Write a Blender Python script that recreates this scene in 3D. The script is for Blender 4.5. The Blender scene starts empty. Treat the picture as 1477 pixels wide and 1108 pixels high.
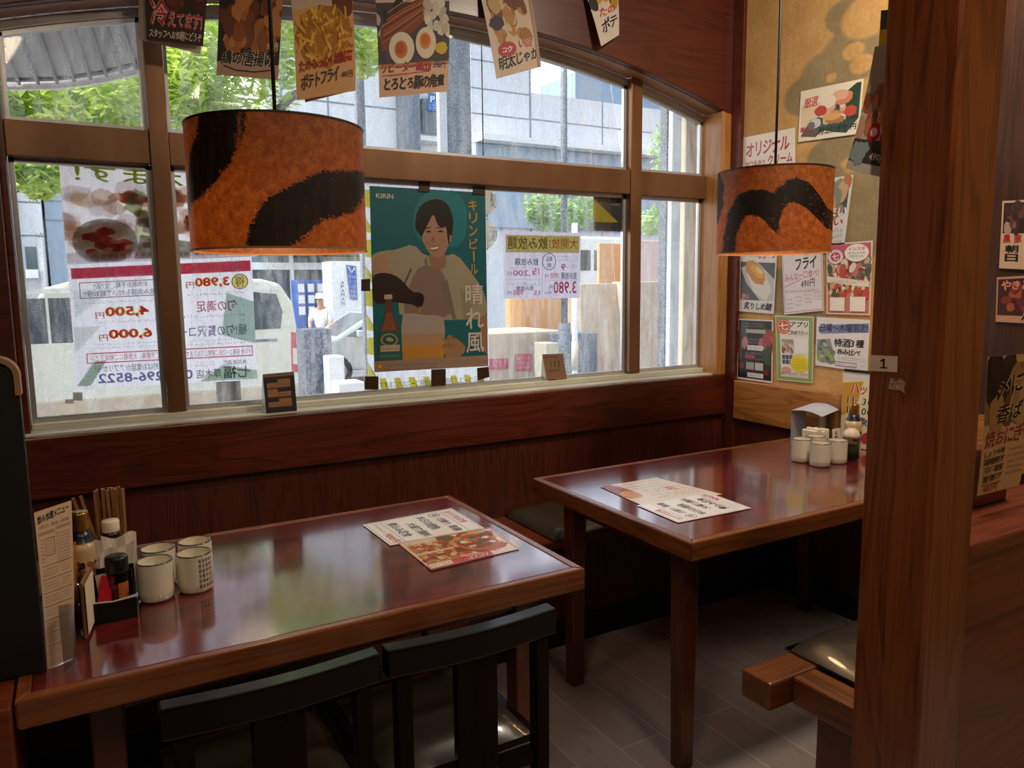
import bpy, bmesh, math, random
import numpy as np
from mathutils import Vector, Matrix, noise as mnoise

S = bpy.context.scene
COL = S.collection
R = math.radians

# ---------------------------------------------------------------- camera
IMW, IMH, FPX = 1477, 1108, 1098.28
YAW, PITCH, ROLL, CAMZ = -.519, -.1285, -.0111, 1.33
FW = np.array([-math.sin(YAW)*math.cos(PITCH), math.cos(YAW)*math.cos(PITCH), math.sin(PITCH)])
_r = np.array([math.cos(YAW), math.sin(YAW), 0.0]); _u = np.cross(_r, FW)
RT = math.cos(ROLL)*_r+math.sin(ROLL)*_u
UP = -math.sin(ROLL)*_r+math.cos(ROLL)*_u
CAM = np.array([0, 0, CAMZ])
cam_data = bpy.data.cameras.new('camera'); cam = bpy.data.objects.new('camera', cam_data); COL.objects.link(cam)
cam_data.lens = FPX*36/IMW; cam_data.sensor_width = 36; cam_data.clip_start = .02; cam_data.clip_end = 400
cam.matrix_world = Matrix(((RT[0], UP[0], -FW[0], 0), (RT[1], UP[1], -FW[1], 0), (RT[2], UP[2], -FW[2], CAMZ), (0, 0, 0, 1)))
S.camera = cam

# ---------------------------------------------------------------- sky, sun, lamps of the room and an added wall fill, exposure
S.view_settings.view_transform = 'Standard'; S.view_settings.look = 'None'
S.view_settings.gamma = 1; S.view_settings.use_curve_mapping = False
S.view_settings.exposure = 0.45
world = bpy.data.worlds.new('sky'); S.world = world; world.use_nodes = True
wn = world.node_tree.nodes; wl = world.node_tree.links
sky = wn.new('ShaderNodeTexSky'); sky.sky_type = 'NISHITA'; sky.sun_disc = False
sky.sun_elevation = R(56); sky.sun_rotation = R(-40); sky.air_density = 1.2; sky.dust_density = 2.5
_hz = wn.new('ShaderNodeMix'); _hz.data_type = 'RGBA'; _hz.inputs[0].default_value = .55
_bw = wn.new('ShaderNodeRGBToBW'); wl.new(sky.outputs[0], _bw.inputs[0]); wl.new(sky.outputs[0], _hz.inputs[6]); wl.new(_bw.outputs[0], _hz.inputs[7])   # summer haze greys the blue
wl.new(_hz.outputs[2], wn['Background'].inputs[0]); wn['Background'].inputs[1].default_value = .46
def light(name, kind, loc, energy, color, target=None, size=None, size_y=None, spot=None):
    d = bpy.data.lights.new(name, kind); d.energy = energy; d.color = color
    if kind == 'AREA':
        d.size = size
        if size_y: d.shape = 'RECTANGLE'; d.size_y = size_y
    elif kind == 'SUN': d.angle = R(1.0)
    elif size: d.shadow_soft_size = size
    if spot: d.spot_size = R(spot); d.spot_blend = .6
    o = bpy.data.objects.new(name, d); COL.objects.link(o); o.location = loc
    if target is not None:
        o.rotation_euler = (Vector(target)-Vector(loc)).to_track_quat('-Z', 'Y').to_euler()
    return o
light('sun', 'SUN', (-5, 3, 9), 3.0, (1, .95, .86), target=(-5+.58, 3-.16, 9-.80))
WARM = (1, .78, .54)
light('unseen_lamp', 'AREA', (-.35, .1, 2.68), 6.5, WARM, target=(-.2, .6, 0), size=.35)
light('unseen_lamp', 'AREA', (1.0, -.3, 2.68), 8, WARM, target=(1.2, .5, 0), size=.35)
light('unseen_lamp', 'AREA', (1.95, 1.15, 2.72), 20, (1, .86, .66), target=(2.2, 1.7, .9), size=.25)  # added fill that brightens the ochre wall, where window light falls

# ---------------------------------------------------------------- measuring helpers: a direction seen from the camera met with a real plane
def ray(px, py): return FW+(px-IMW/2)/FPX*RT-(py-IMH/2)/FPX*UP
def at_y(px, py, y): d = ray(px, py); return Vector(CAM+d*(y/d[1]))
def at_x(px, py, x): d = ray(px, py); return Vector(CAM+d*(x/d[0]))
def at_z(px, py, z): d = ray(px, py); return Vector(CAM+d*((z-CAMZ)/d[2]))

# ---------------------------------------------------------------- colours and materials
def srgb(h):
    h = h.lstrip('#'); v = [int(h[i:i+2], 16)/255 for i in (0, 2, 4)]
    return tuple(c/12.92 if c <= .04045 else ((c+.055)/1.055)**2.4 for c in v)
def c4(h): return (*(srgb(h) if isinstance(h, str) else h), 1)
class N:
    """small node-tree writer"""
    def __init__(s, name):
        s.m = bpy.data.materials.new(name); s.m.use_nodes = True; s.t = s.m.node_tree; s.t.nodes.clear()
        s.out = s.t.nodes.new('ShaderNodeOutputMaterial')
    def n(s, typ, **kw):
        x = s.t.nodes.new('ShaderNode'+typ)
        for k, v in kw.items():
            if k in x.inputs: x.inputs[k].default_value = v
            else: setattr(x, k, v)
        return x
    def l(s, a, b): s.t.links.new(a, b)
    def bsdf(s, **kw):
        b = s.n('BsdfPrincipled')
        for k, v in kw.items(): b.inputs[k.replace('_', ' ')].default_value = v
        s.l(b.outputs[0], s.out.inputs[0]); return b
    def coord(s, scale=(1, 1, 1), which='Object', rot=(0, 0, 0)):
        t = s.n('TexCoord'); mp = s.n('Mapping'); mp.inputs['Scale'].default_value = scale; mp.inputs['Rotation'].default_value = rot
        s.l(t.outputs[which], mp.inputs[0]); return mp.outputs[0]
    def noise(s, vec, scale, detail=4, rough=.55, dist=0):
        t = s.n('TexNoise'); t.inputs['Scale'].default_value = scale; t.inputs['Detail'].default_value = detail
        t.inputs['Roughness'].default_value = rough; t.inputs['Distortion'].default_value = dist
        s.l(vec, t.inputs['Vector']); return t.outputs['Fac']
    def ramp(s, fac, stops, interp='LINEAR'):
        r = s.n('ValToRGB'); e = r.color_ramp.elements; r.color_ramp.interpolation = interp
        while len(e) < len(stops): e.new(.5)
        for x, (p, c) in zip(e, stops): x.position = p; x.color = c4(c)
        s.l(fac, r.inputs[0]); return r.outputs[0]
    def mix(s, fac, a, b, mode='MIX'):
        m = s.n('Mix', data_type='RGBA', blend_type=mode)
        for i, v in ((0, fac), (6, a), (7, b)):
            if hasattr(v, 'is_linked'): s.l(v, m.inputs[i])
            else: m.inputs[i].default_value = v if not isinstance(v, str) else c4(v)
        return m.outputs[2]
    def math(s, op, a, b=0.0):
        m = s.n('Math', operation=op)
        for i, v in ((0, a), (1, b)):
            if hasattr(v, 'is_linked'): s.l(v, m.inputs[i])
            else: m.inputs[i].default_value = v
        return m.outputs[0]
    def bump(s, h, bsdf, strength=.3, dist=.002):
        b = s.n('Bump'); b.inputs['Strength'].default_value = strength; b.inputs['Distance'].default_value = dist
        s.l(h, b.inputs['Height']); s.l(b.outputs[0], bsdf.inputs['Normal'])

def plain(name, col, rough=.5, metal=0, spec=.5, mottle=.08, coat=0):
    w = N(name); b = w.bsdf(Roughness=rough, Metallic=metal, Coat_Weight=coat); b.inputs['Specular IOR Level'].default_value = spec
    f = w.noise(w.coord(), 9, 5)
    c = srgb(col); lo = tuple(x*(1-mottle) for x in c); hi = tuple(min(1, x*(1+mottle)) for x in c)
    w.l(w.ramp(f, [(.3, lo), (.7, hi)]), b.inputs['Base Color'])
    return w.m
def wood(name, dark, mid, light_, axis='X', rough=.33, grain=1.0, coat=.25, seed=0):
    w = N(name); b = w.bsdf(Roughness=rough, Coat_Weight=coat, Coat_Roughness=.25)
    k = {'X': (.09, 1, 1), 'Y': (1, .09, 1), 'Z': (1, 1, .09)}[axis]
    co = w.coord(k)
    warp = w.noise(co, 3.0*grain, 3, .5)
    wave = w.n('TexNoise'); wave.inputs['Scale'].default_value = 11*grain; wave.inputs['Detail'].default_value = 2.5; wave.inputs['Distortion'].default_value = 1.1
    w.l(co, wave.inputs['Vector'])
    rings = w.math('FRACT', w.math('MULTIPLY', wave.outputs['Fac'], 6.0))          # cathedral figure
    fine = w.noise(w.coord(tuple(x*(.25 if x < .5 else 1) for x in k)), 190*grain, 3, .6)
    base = w.ramp(rings, [(0, dark), (.18, mid), (.75, light_), (1, dark)])
    fib = w.ramp(fine, [(.35, dark), (.6, light_)])
    c = w.mix(.38, base, fib); c2 = w.mix(w.math('MULTIPLY', warp, .5), c, mid)
    w.l(c2, b.inputs['Base Color'])
    rr = w.math('ADD', w.math('MULTIPLY', fine, .18), rough-.09); w.l(rr, b.inputs['Roughness'])
    w.bump(fine, b, .12, .001)
    return w.m
def printed(name, rough=.55, translucent=0.0, coat=0.0):
    w = N(name); a = w.n('VertexColor', layer_name='Col')
    b = w.n('BsdfPrincipled'); b.inputs['Roughness'].default_value = rough; b.inputs['Coat Weight'].default_value = coat; b.inputs['Coat Roughness'].default_value = .12
    f = w.noise(w.coord(), 14, 4); c = w.mix(.12, a.outputs[0], w.ramp(f, [(.3, '#c8c4bc'), (.7, '#ffffff')]), 'MULTIPLY')
    w.l(c, b.inputs['Base Color'])
    if translucent:
        t = w.n('BsdfTranslucent'); w.l(c, t.inputs[0]); m = w.n('MixShader'); m.inputs[0].default_value = translucent
        w.l(b.outputs[0], m.inputs[1]); w.l(t.outputs[0], m.inputs[2]); w.l(m.outputs[0], w.out.inputs[0])
    else: w.l(b.outputs[0], w.out.inputs[0])
    return w.m

M = {}
M['print'] = printed('printed_paper', .6)
M['laminate'] = printed('laminated_print', .35, coat=.3)
M['thin_print'] = printed('thin_backlit_paper', .6, .8)
M['poster_print'] = printed('heavy_backlit_poster', .45, .16)
M['flyer_print'] = printed('hanging_flyer_paper', .6, .25)
M['ceramic'] = printed('glazed_ceramic', .25, coat=.35)
M['wood_red_x'] = wood('red_brown_board', '#2c0f08', '#551d0d', '#6b2a12', 'X', .38)
M['wood_panel_z'] = wood('dark_panel_plywood', '#2a1009', '#4a1c0e', '#5e2713', 'Z', .45, 1.3)
M['wood_arch'] = wood('mahogany_arch_panel', '#33110a', '#4d1a10', '#5c2214', 'X', .4, .8)
M['wood_pale_x'] = wood('pale_oak_soffit', '#8a5a3a', '#a9774f', '#bd8e66', 'X', .4)
M['wood_pale_z'] = wood('honey_oak_jamb', '#8c5426', '#b37a42', '#c48e58', 'Z', .4)
M['wood_rail_y'] = wood('amber_rail', '#7a431b', '#ac6f35', '#c08447', 'Y', .35)
M['wood_pillar'] = wood('oiled_cedar_pillar', '#4d210d', '#7b3d18', '#8f4d22', 'Z', .33, 1.0)
M['wood_edge_x'] = wood('table_edge_oak', '#5a2c14', '#7c4420', '#8f532b', 'X', .28)
M['wood_edge_y'] = wood('table_edge_oak_end', '#5a2c14', '#7c4420', '#8f532b', 'Y', .28)
M['wood_leg'] = wood('table_leg_oak', '#361709', '#552812', '#663318', 'Z', .35)
M['wood_bench_x'] = wood('bench_cedar', '#4c2410', '#6e3a18', '#824a22', 'X', .38)
M['wood_bench_y'] = wood('bench_cedar_rail', '#3c1a0a', '#6e3917', '#8a5024', 'Y', .36)
M['wood_half'] = wood('partition_board', '#4b1c0c', '#6d2d13', '#7c381a', 'X', .38)
M['chair_wood'] = wood('black_lacquer_chair_wood', '#0b0605', '#150a08', '#1d100c', 'Z', .3)
M['chair_rail'] = wood('black_lacquer_chair_rail', '#060404', '#0b0706', '#100b09', 'X', .42, coat=.25)
for _n in ('chair_wood', 'chair_rail'):
    for _x in M[_n].node_tree.nodes:
        if _x.type == 'BSDF_PRINCIPLED': _x.inputs['Specular IOR Level'].default_value = .12; _x.inputs['Coat Weight'].default_value = .06 if _n == 'chair_wood' else .4; _x.inputs['Coat Roughness'].default_value = .16
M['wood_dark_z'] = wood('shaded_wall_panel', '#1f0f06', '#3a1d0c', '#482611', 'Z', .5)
M['rear'] = plain('dark_rear_wall', '#1d120b', .85)
M['black'] = plain('matt_black', '#0e0d0c', .5)
M['black_board'] = plain('black_board', '#11110f', .55)
M['leather'] = plain('dark_leatherette', '#3a352e', .26, spec=.5, coat=.3)
M['black_plastic'] = plain('black_plastic', '#0f120e', .35)
M['white_plastic'] = plain('white_plastic', '#e9dcca', .4)
M['cream_paper'] = plain('cream_paper', '#e8d9c4', .7)
M['gold'] = plain('gold_cap', '#b58a45', .28, .85)
M['red_plastic'] = plain('red_cap', '#c11a2c', .35)
M['tan'] = plain('tan_corner', '#9a7350', .5)
M['plaque'] = plain('amber_plaque', '#a86a2a', .4)
M['chopstick'] = wood('bamboo_chopstick', '#6a4424', '#94653a', '#a87a4c', 'Z', .5, 2)
M['cord'] = plain('black_cord', '#0c0a09', .5)
M['alu'] = plain('pale_aluminium', '#c9ccd0', .35, .6)
M['sill_alu'] = plain('white_sill_metal', '#d8d8c8', .4, .2)
M['dark_skirting'] = plain('dark_skirting', '#0d0e12', .45)
M['tape'] = plain('brown_tape', '#3a2418', .4)
M['ceiling'] = plain('ceiling_board', '#5a4636', .8)
M['clear_tape'] = plain('white_tape', '#cfd2d2', .3)

def _bronze():
    w = N('bronze_anodised_frame'); b = w.bsdf(Roughness=.36, Metallic=.55)
    f = w.noise(w.coord((5, 5, 1.5)), 1.6, 2); w.l(w.ramp(f, [(.3, '#76533b'), (.7, '#8f694b')]), b.inputs['Base Color']); return w.m
M['bronze'] = _bronze()
def _lacquer():
    w = N('burgundy_lacquer_top'); b = w.bsdf(Roughness=.2, Coat_Weight=1.0, Coat_Roughness=.09, Coat_IOR=1.8)
    co = w.coord((1, 2.2, 1)); f = w.noise(co, 6, 6, .68, .6); g = w.noise(co, 30, 4, .7)
    c = w.ramp(f, [(.32, '#330d12'), (.5, '#681a22'), (.68, '#83282f')])
    w.l(w.mix(w.math('MULTIPLY', g, .35), c, '#3a1014'), b.inputs['Base Color'])
    w.l(w.math('ADD', w.math('MULTIPLY', g, .14), .10), b.inputs['Roughness']); return w.m
M['lacquer'] = _lacquer()
def _floor():
    w = N('grey_brown_floor_tile'); b = w.bsdf(Roughness=.28)
    br = w.n('TexBrick', offset=.5, offset_frequency=2); co = w.coord((1, 1, 1), rot=(0, 0, R(90))); w.l(co, br.inputs['Vector'])
    for k, v in dict(Scale=1.0).items(): br.inputs[k].default_value = v
    br.inputs['Color1'].default_value = c4('#c4b8b2'); br.inputs['Color2'].default_value = c4('#aca09a'); br.inputs['Mortar'].default_value = c4('#dcd4d0')
    br.inputs['Mortar Size'].default_value = .0022; br.inputs['Brick Width'].default_value = .9; br.inputs['Row Height'].default_value = .15
    f = w.noise(w.coord((6, 1, 1)), 8, 6, .7)
    w.l(w.mix(.3, br.outputs[0], w.ramp(f, [(.3, '#857872'), (.7, '#c0b2aa')]), 'MULTIPLY'), b.inputs['Base Color'])
    w.l(w.ramp(f, [(.2, (.22, .22, .22)), (.8, (.42, .42, .42))]), b.inputs['Roughness']); return w.m
M['floor'] = _floor()
def _stucco():
    w = N('ochre_stucco_with_painted_cloud'); b = w.bsdf(Roughness=.85)
    a = w.n('Attribute', attribute_name='mural'); co = w.coord()
    f = w.noise(co, 7, 6, .6); g = w.noise(co, 60, 5, .7)
    och = w.ramp(f, [(.3, '#c4965a'), (.7, '#d8ac70')]); gre = w.ramp(f, [(.3, '#8f7c5a'), (.7, '#a38e6a')])
    c = w.mix(a.outputs['Fac'], och, gre); w.l(w.mix(.25, c, w.ramp(g, [(.3, '#8a8a8a'), (.6, '#ffffff')]), 'MULTIPLY'), b.inputs['Base Color'])
    h = w.math('ADD', w.math('MULTIPLY', g, .6), w.noise(co, 16, 3, .5)); w.bump(h, b, .45, .006); return w.m
M['stucco'] = _stucco()
def _shade():
    w = N('mottled_washi_shade_with_brush_strokes')
    a = w.n('Attribute', attribute_name='stroke'); co = w.coord()
    f = w.noise(co, 55, 8, .8, .3); g = w.noise(w.coord((1, 1, .25)), 60, 4, .7)
    org = w.ramp(f, [(.3, '#5c2c0e'), (.5, '#8e4a1a'), (.7, '#b06c32')]); blk = w.ramp(g, [(.35, '#080505'), (.7, '#231712')])
    c = w.mix(a.outputs['Fac'], org, blk)
    d = w.n('BsdfPrincipled'); d.inputs['Roughness'].default_value = .5; w.l(c, d.inputs['Base Color'])
    t = w.n('BsdfTranslucent'); w.l(c, t.inputs[0]); m = w.n('MixShader'); m.inputs[0].default_value = .26
    w.l(d.outputs[0], m.inputs[1]); w.l(t.outputs[0], m.inputs[2]); w.l(m.outputs[0], w.out.inputs[0]); return w.m
M['shade'] = _shade()
def _glass(name, dirt, tint='#ffffff'):
    w = N(name); t = w.n('BsdfTransparent'); t.inputs[0].default_value = c4(tint)
    g = w.n('BsdfGlossy'); g.inputs['Roughness'].default_value = .03
    fr = w.n('Fresnel'); fr.inputs[0].default_value = 1.45; m = w.n('MixShader')
    w.l(w.math('MULTIPLY', fr.outputs[0], .7), m.inputs[0]); w.l(t.outputs[0], m.inputs[1]); w.l(g.outputs[0], m.inputs[2])
    last = m.outputs[0]
    if dirt:
        tr = w.n('BsdfTranslucent'); tr.inputs[0].default_value = (.9, .9, .9, 1)
        s1 = w.noise(w.coord((1, 1, .18)), 26, 8, .75, .4); s2 = w.noise(w.coord((1, 1, 1)), 240, 3, .7)
        k = w.math('MULTIPLY', w.ramp(s1, [(.42, (0, 0, 0)), (.75, (1, 1, 1))]), w.ramp(s2, [(.4, (.1, .1, .1)), (.62, (1, 1, 1))]))
        m2 = w.n('MixShader'); w.l(w.math('MULTIPLY', k, dirt), m2.inputs[0]); w.l(last, m2.inputs[1]); w.l(tr.outputs[0], m2.inputs[2]); last = m2.outputs[0]
    w.l(last, w.out.inputs[0]); return w.m
M['window_glass'] = _glass('dusty_window_glass', .6)
M['clear'] = _glass('clear_glass', 0, '#e8ecea')
M['clear_bottle'] = _glass('clear_bottle_glass', 0, '#d8d4cc')

# ---------------------------------------------------------------- objects
def tag(o, label=None, cat=None, group=None, kind=None):
    if label: o['label'] = label
    if cat: o['category'] = cat
    if group: o['group'] = group
    if kind: o['kind'] = kind
    return o
def empty(name, loc, label, cat, group=None, rz=0):
    o = bpy.data.objects.new(name, None); COL.objects.link(o); o.location = loc; o.rotation_euler = (0, 0, rz); o.empty_display_size = .05
    return tag(o, label, cat, group)
def copy_tree(o, loc, label=None, rz=None):
    c = o.copy(); COL.objects.link(c); c.location = loc
    if rz is not None: c.rotation_euler = (0, 0, rz)
    if label: c['label'] = label
    for ch in list(o.children):
        k = ch.copy(); COL.objects.link(k); k.parent = c
        for g in list(ch.children):
            q = g.copy(); COL.objects.link(q); q.parent = k
    return c
class MB:
    """collects shapes (world coordinates, or local ones under a parent) and links them as ONE mesh object"""
    def __init__(s): s.v = []; s.f = []; s.sm = []; s.c = []
    def add(s, vs, fs, smooth=False, col=(1, 1, 1)):
        b = len(s.v); s.v += [tuple(v) for v in vs]
        for f in fs: s.f.append(tuple(i+b for i in f)); s.sm.append(smooth); s.c.append(col)
        return s
    def box(s, x0, x1, y0, y1, z0, z1, col=(1, 1, 1), mat=None):
        vs = [(x, y, z) for x in (x0, x1) for y in (y0, y1) for z in (z0, z1)]
        if mat: vs = [tuple(mat @ Vector(v)) for v in vs]
        return s.add(vs, [(0, 1, 3, 2), (4, 6, 7, 5), (0, 4, 5, 1), (2, 3, 7, 6), (0, 2, 6, 4), (1, 5, 7, 3)], col=col)
    def prism(s, poly, a0, a1, axis='Y', col=(1, 1, 1)):
        """poly of 2-D points swept along an axis: Y -> (x,z), Z -> (x,y), X -> (y,z)"""
        put = {'Y': lambda p, a: (p[0], a, p[1]), 'Z': lambda p, a: (p[0], p[1], a), 'X': lambda p, a: (a, p[0], p[1])}[axis]
        n = len(poly); vs = [put(p, a0) for p in poly]+[put(p, a1) for p in poly]
        fs = [tuple(range(n)), tuple(range(2*n-1, n-1, -1))]+[(i, (i+1) % n, n+(i+1) % n, n+i) for i in range(n)]
        return s.add(vs, fs, col=col)
    def lathe(s, prof, c=(0, 0, 0), n=28, col=(1, 1, 1), smooth=True):
        """prof: (r, z) from bottom to top, closed on the axis where r is 0"""
        vs = []; fs = []
        for r, z in prof:
            for i in range(n):
                a = 2*math.pi*i/n; vs.append((c[0]+r*math.cos(a), c[1]+r*math.sin(a), c[2]+z))
        for k in range(len(prof)-1):
            for i in range(n):
                j = (i+1) % n; fs.append((k*n+i, k*n+j, (k+1)*n+j, (k+1)*n+i))
        return s.add(vs, fs, smooth, col)
    def tube(s, pts, r, n=8, col=(1, 1, 1)):
        pts = [Vector(p) for p in pts]; rs = r if isinstance(r, (list, tuple)) else [r]*len(pts); vs = []; fs = []
        for i, p in enumerate(pts):
            d = (pts[min(i+1, len(pts)-1)]-pts[max(i-1, 0)]).normalized()
            a = d.cross(Vector((0, 0, 1)) if abs(d.z) < .9 else Vector((1, 0, 0))).normalized(); b = d.cross(a)
            for k in range(n):
                t = 2*math.pi*k/n; vs.append(p+a*(rs[i]*math.cos(t))+b*(rs[i]*math.sin(t)))
        for i in range(len(pts)-1):
            for k in range(n): fs.append((i*n+k, i*n+(k+1) % n, (i+1)*n+(k+1) % n, (i+1)*n+k))
        fs += [tuple(range(n)), tuple(range(len(vs)-1, len(vs)-n-1, -1))]
        return s.add(vs, fs, True, col)
    def quad(s, a, b, c, d, t=.0, col=(1, 1, 1)):
        """four-cornered slab of thickness t behind the face abcd"""
        a, b, c, d = map(Vector, (a, b, c, d)); n = (b-a).cross(d-a).normalized()*(-t)
        if not t: return s.add([a, b, c, d], [(0, 1, 2, 3)], col=col)
        return s.add([a, b, c, d, a+n, b+n, c+n, d+n], [(0, 1, 2, 3), (7, 6, 5, 4), (0, 4, 5, 1), (1, 5, 6, 2), (2, 6, 7, 3), (3, 7, 4, 0)], col=col)
    def build(s, name, mat, parent=None, origin=None, bevel=0, colattr=False, local=False, fixn=True):
        me = bpy.data.meshes.new(name); V = [Vector(v) for v in s.v]
        if parent is not None and not local: o0 = parent.location.copy()
        elif parent is not None: o0 = Vector((0, 0, 0))
        elif origin is not None: o0 = Vector(origin)
        else:
            lo = [min(v[i] for v in V) for i in range(3)]; hi = [max(v[i] for v in V) for i in range(3)]
            o0 = Vector(((lo[0]+hi[0])/2, (lo[1]+hi[1])/2, lo[2]))
        me.from_pydata([v-o0 for v in V], [], s.f)
        me.polygons.foreach_set('use_smooth', s.sm)
        if colattr:
            ca = me.color_attributes.new('Col', 'FLOAT_COLOR', 'CORNER'); arr = []
            for p, c in zip(me.polygons, s.c): arr += [*c, 1.0]*p.loop_total
            ca.data.foreach_set('color', arr)
        if bevel or fixn:
            bm = bmesh.new(); bm.from_mesh(me)
            if fixn: bmesh.ops.recalc_face_normals(bm, faces=bm.faces)
            if bevel:
                es = [e for e in bm.edges if len(e.link_faces) == 2 and e.calc_face_angle(0) > .6]
                bmesh.ops.bevel(bm, geom=es, offset=bevel, segments=2, affect='EDGES', profile=.5, clamp_overlap=True)
            bm.to_mesh(me); bm.free()
        me.materials.append(mat if not isinstance(mat, str) else M[mat])
        o = bpy.data.objects.new(name, me); COL.objects.link(o)
        if parent is not None: o.parent = parent
        else: o.location = o0
        return o
def box(name, x0, x1, y0, y1, z0, z1, mat, parent=None, bevel=.002, **kw):
    return MB().box(x0, x1, y0, y1, z0, z1).build(name, mat, parent, bevel=bevel, **kw)
def struct(o): o['kind'] = 'structure'; return o

# ---------------------------------------------------------------- lettering and printed sheets
_tc = bpy.data.curves.new('lettering', 'FONT'); _to = bpy.data.objects.new('lettering', _tc); COL.objects.link(_to); _tc.resolution_u = 2
_cache = {}
def raw(text):
    if text not in _cache:
        _tc.body = text; _tc.offset = 0; bpy.context.view_layer.update()
        me = _to.to_mesh(); v = np.array([(p.co.x, p.co.y) for p in me.vertices]) if len(me.vertices) else np.zeros((1, 2))
        f = [tuple(p.vertices) for p in me.polygons]; _to.to_mesh_clear(); _cache[text] = (v, f)
    return _cache[text]
def thick_outline(text, bold):
    key = ('o', text, round(bold, 3))
    if key not in _cache:
        _tc.body = text; _tc.offset = bold; bpy.context.view_layer.update(); me = _to.to_mesh(); v = np.array([(p.co.x, p.co.y) for p in me.vertices]); f = [tuple(p.vertices) for p in me.polygons]; _to.to_mesh_clear(); _tc.offset = 0; _cache[key] = (v, f)
    return _cache[key]
def _fat(v, f, bold):
    """the outline, then copies shifted around it, so strokes grow evenly; one list entry per copy"""
    lo, hi = v.min(0), v.max(0); out = [((v-lo)/np.maximum(hi-lo, 1e-6), f)]
    if bold >= .02:
        k = 4 if bold < .07 else 8; d = hi-lo+1.24*bold; out = []
        for i in range(k):
            a = 6.2832*i/k+.6; sh = np.array([bold*.62*math.cos(a), bold*.62*math.sin(a)]); out.append(((v+sh-lo+.62*bold)/np.maximum(d, 1e-6), f))
    return out
def glyph(text, bold=0.0): return _fat(*raw(text), 0)[0]
_jr = random.Random(12)
def brushed(text):
    """hand lettering: characters set one by one with a little tilt and size variation"""
    key = ('#', text)
    if key not in _cache:
        x = 0; V = []; F = []
        for ch in text:
            v, f = raw(ch); adv = 1.0 if ord(ch) > 0x2000 else .6
            c = np.array([adv/2, .38]); a = _jr.uniform(-.10, .10); sc = _jr.uniform(.90, 1.10); w = (v-c)*sc
            b = len(V); V += [(x+c[0]+p[0]*math.cos(a)-p[1]*math.sin(a)+.10*p[1], c[1]+p[0]*math.sin(a)+p[1]*math.cos(a)) for p in w]; F += [tuple(q+b for q in t) for t in f]; x += adv*.94
        _cache[key] = (np.array(V), F)
    return _cache[key]
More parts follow.
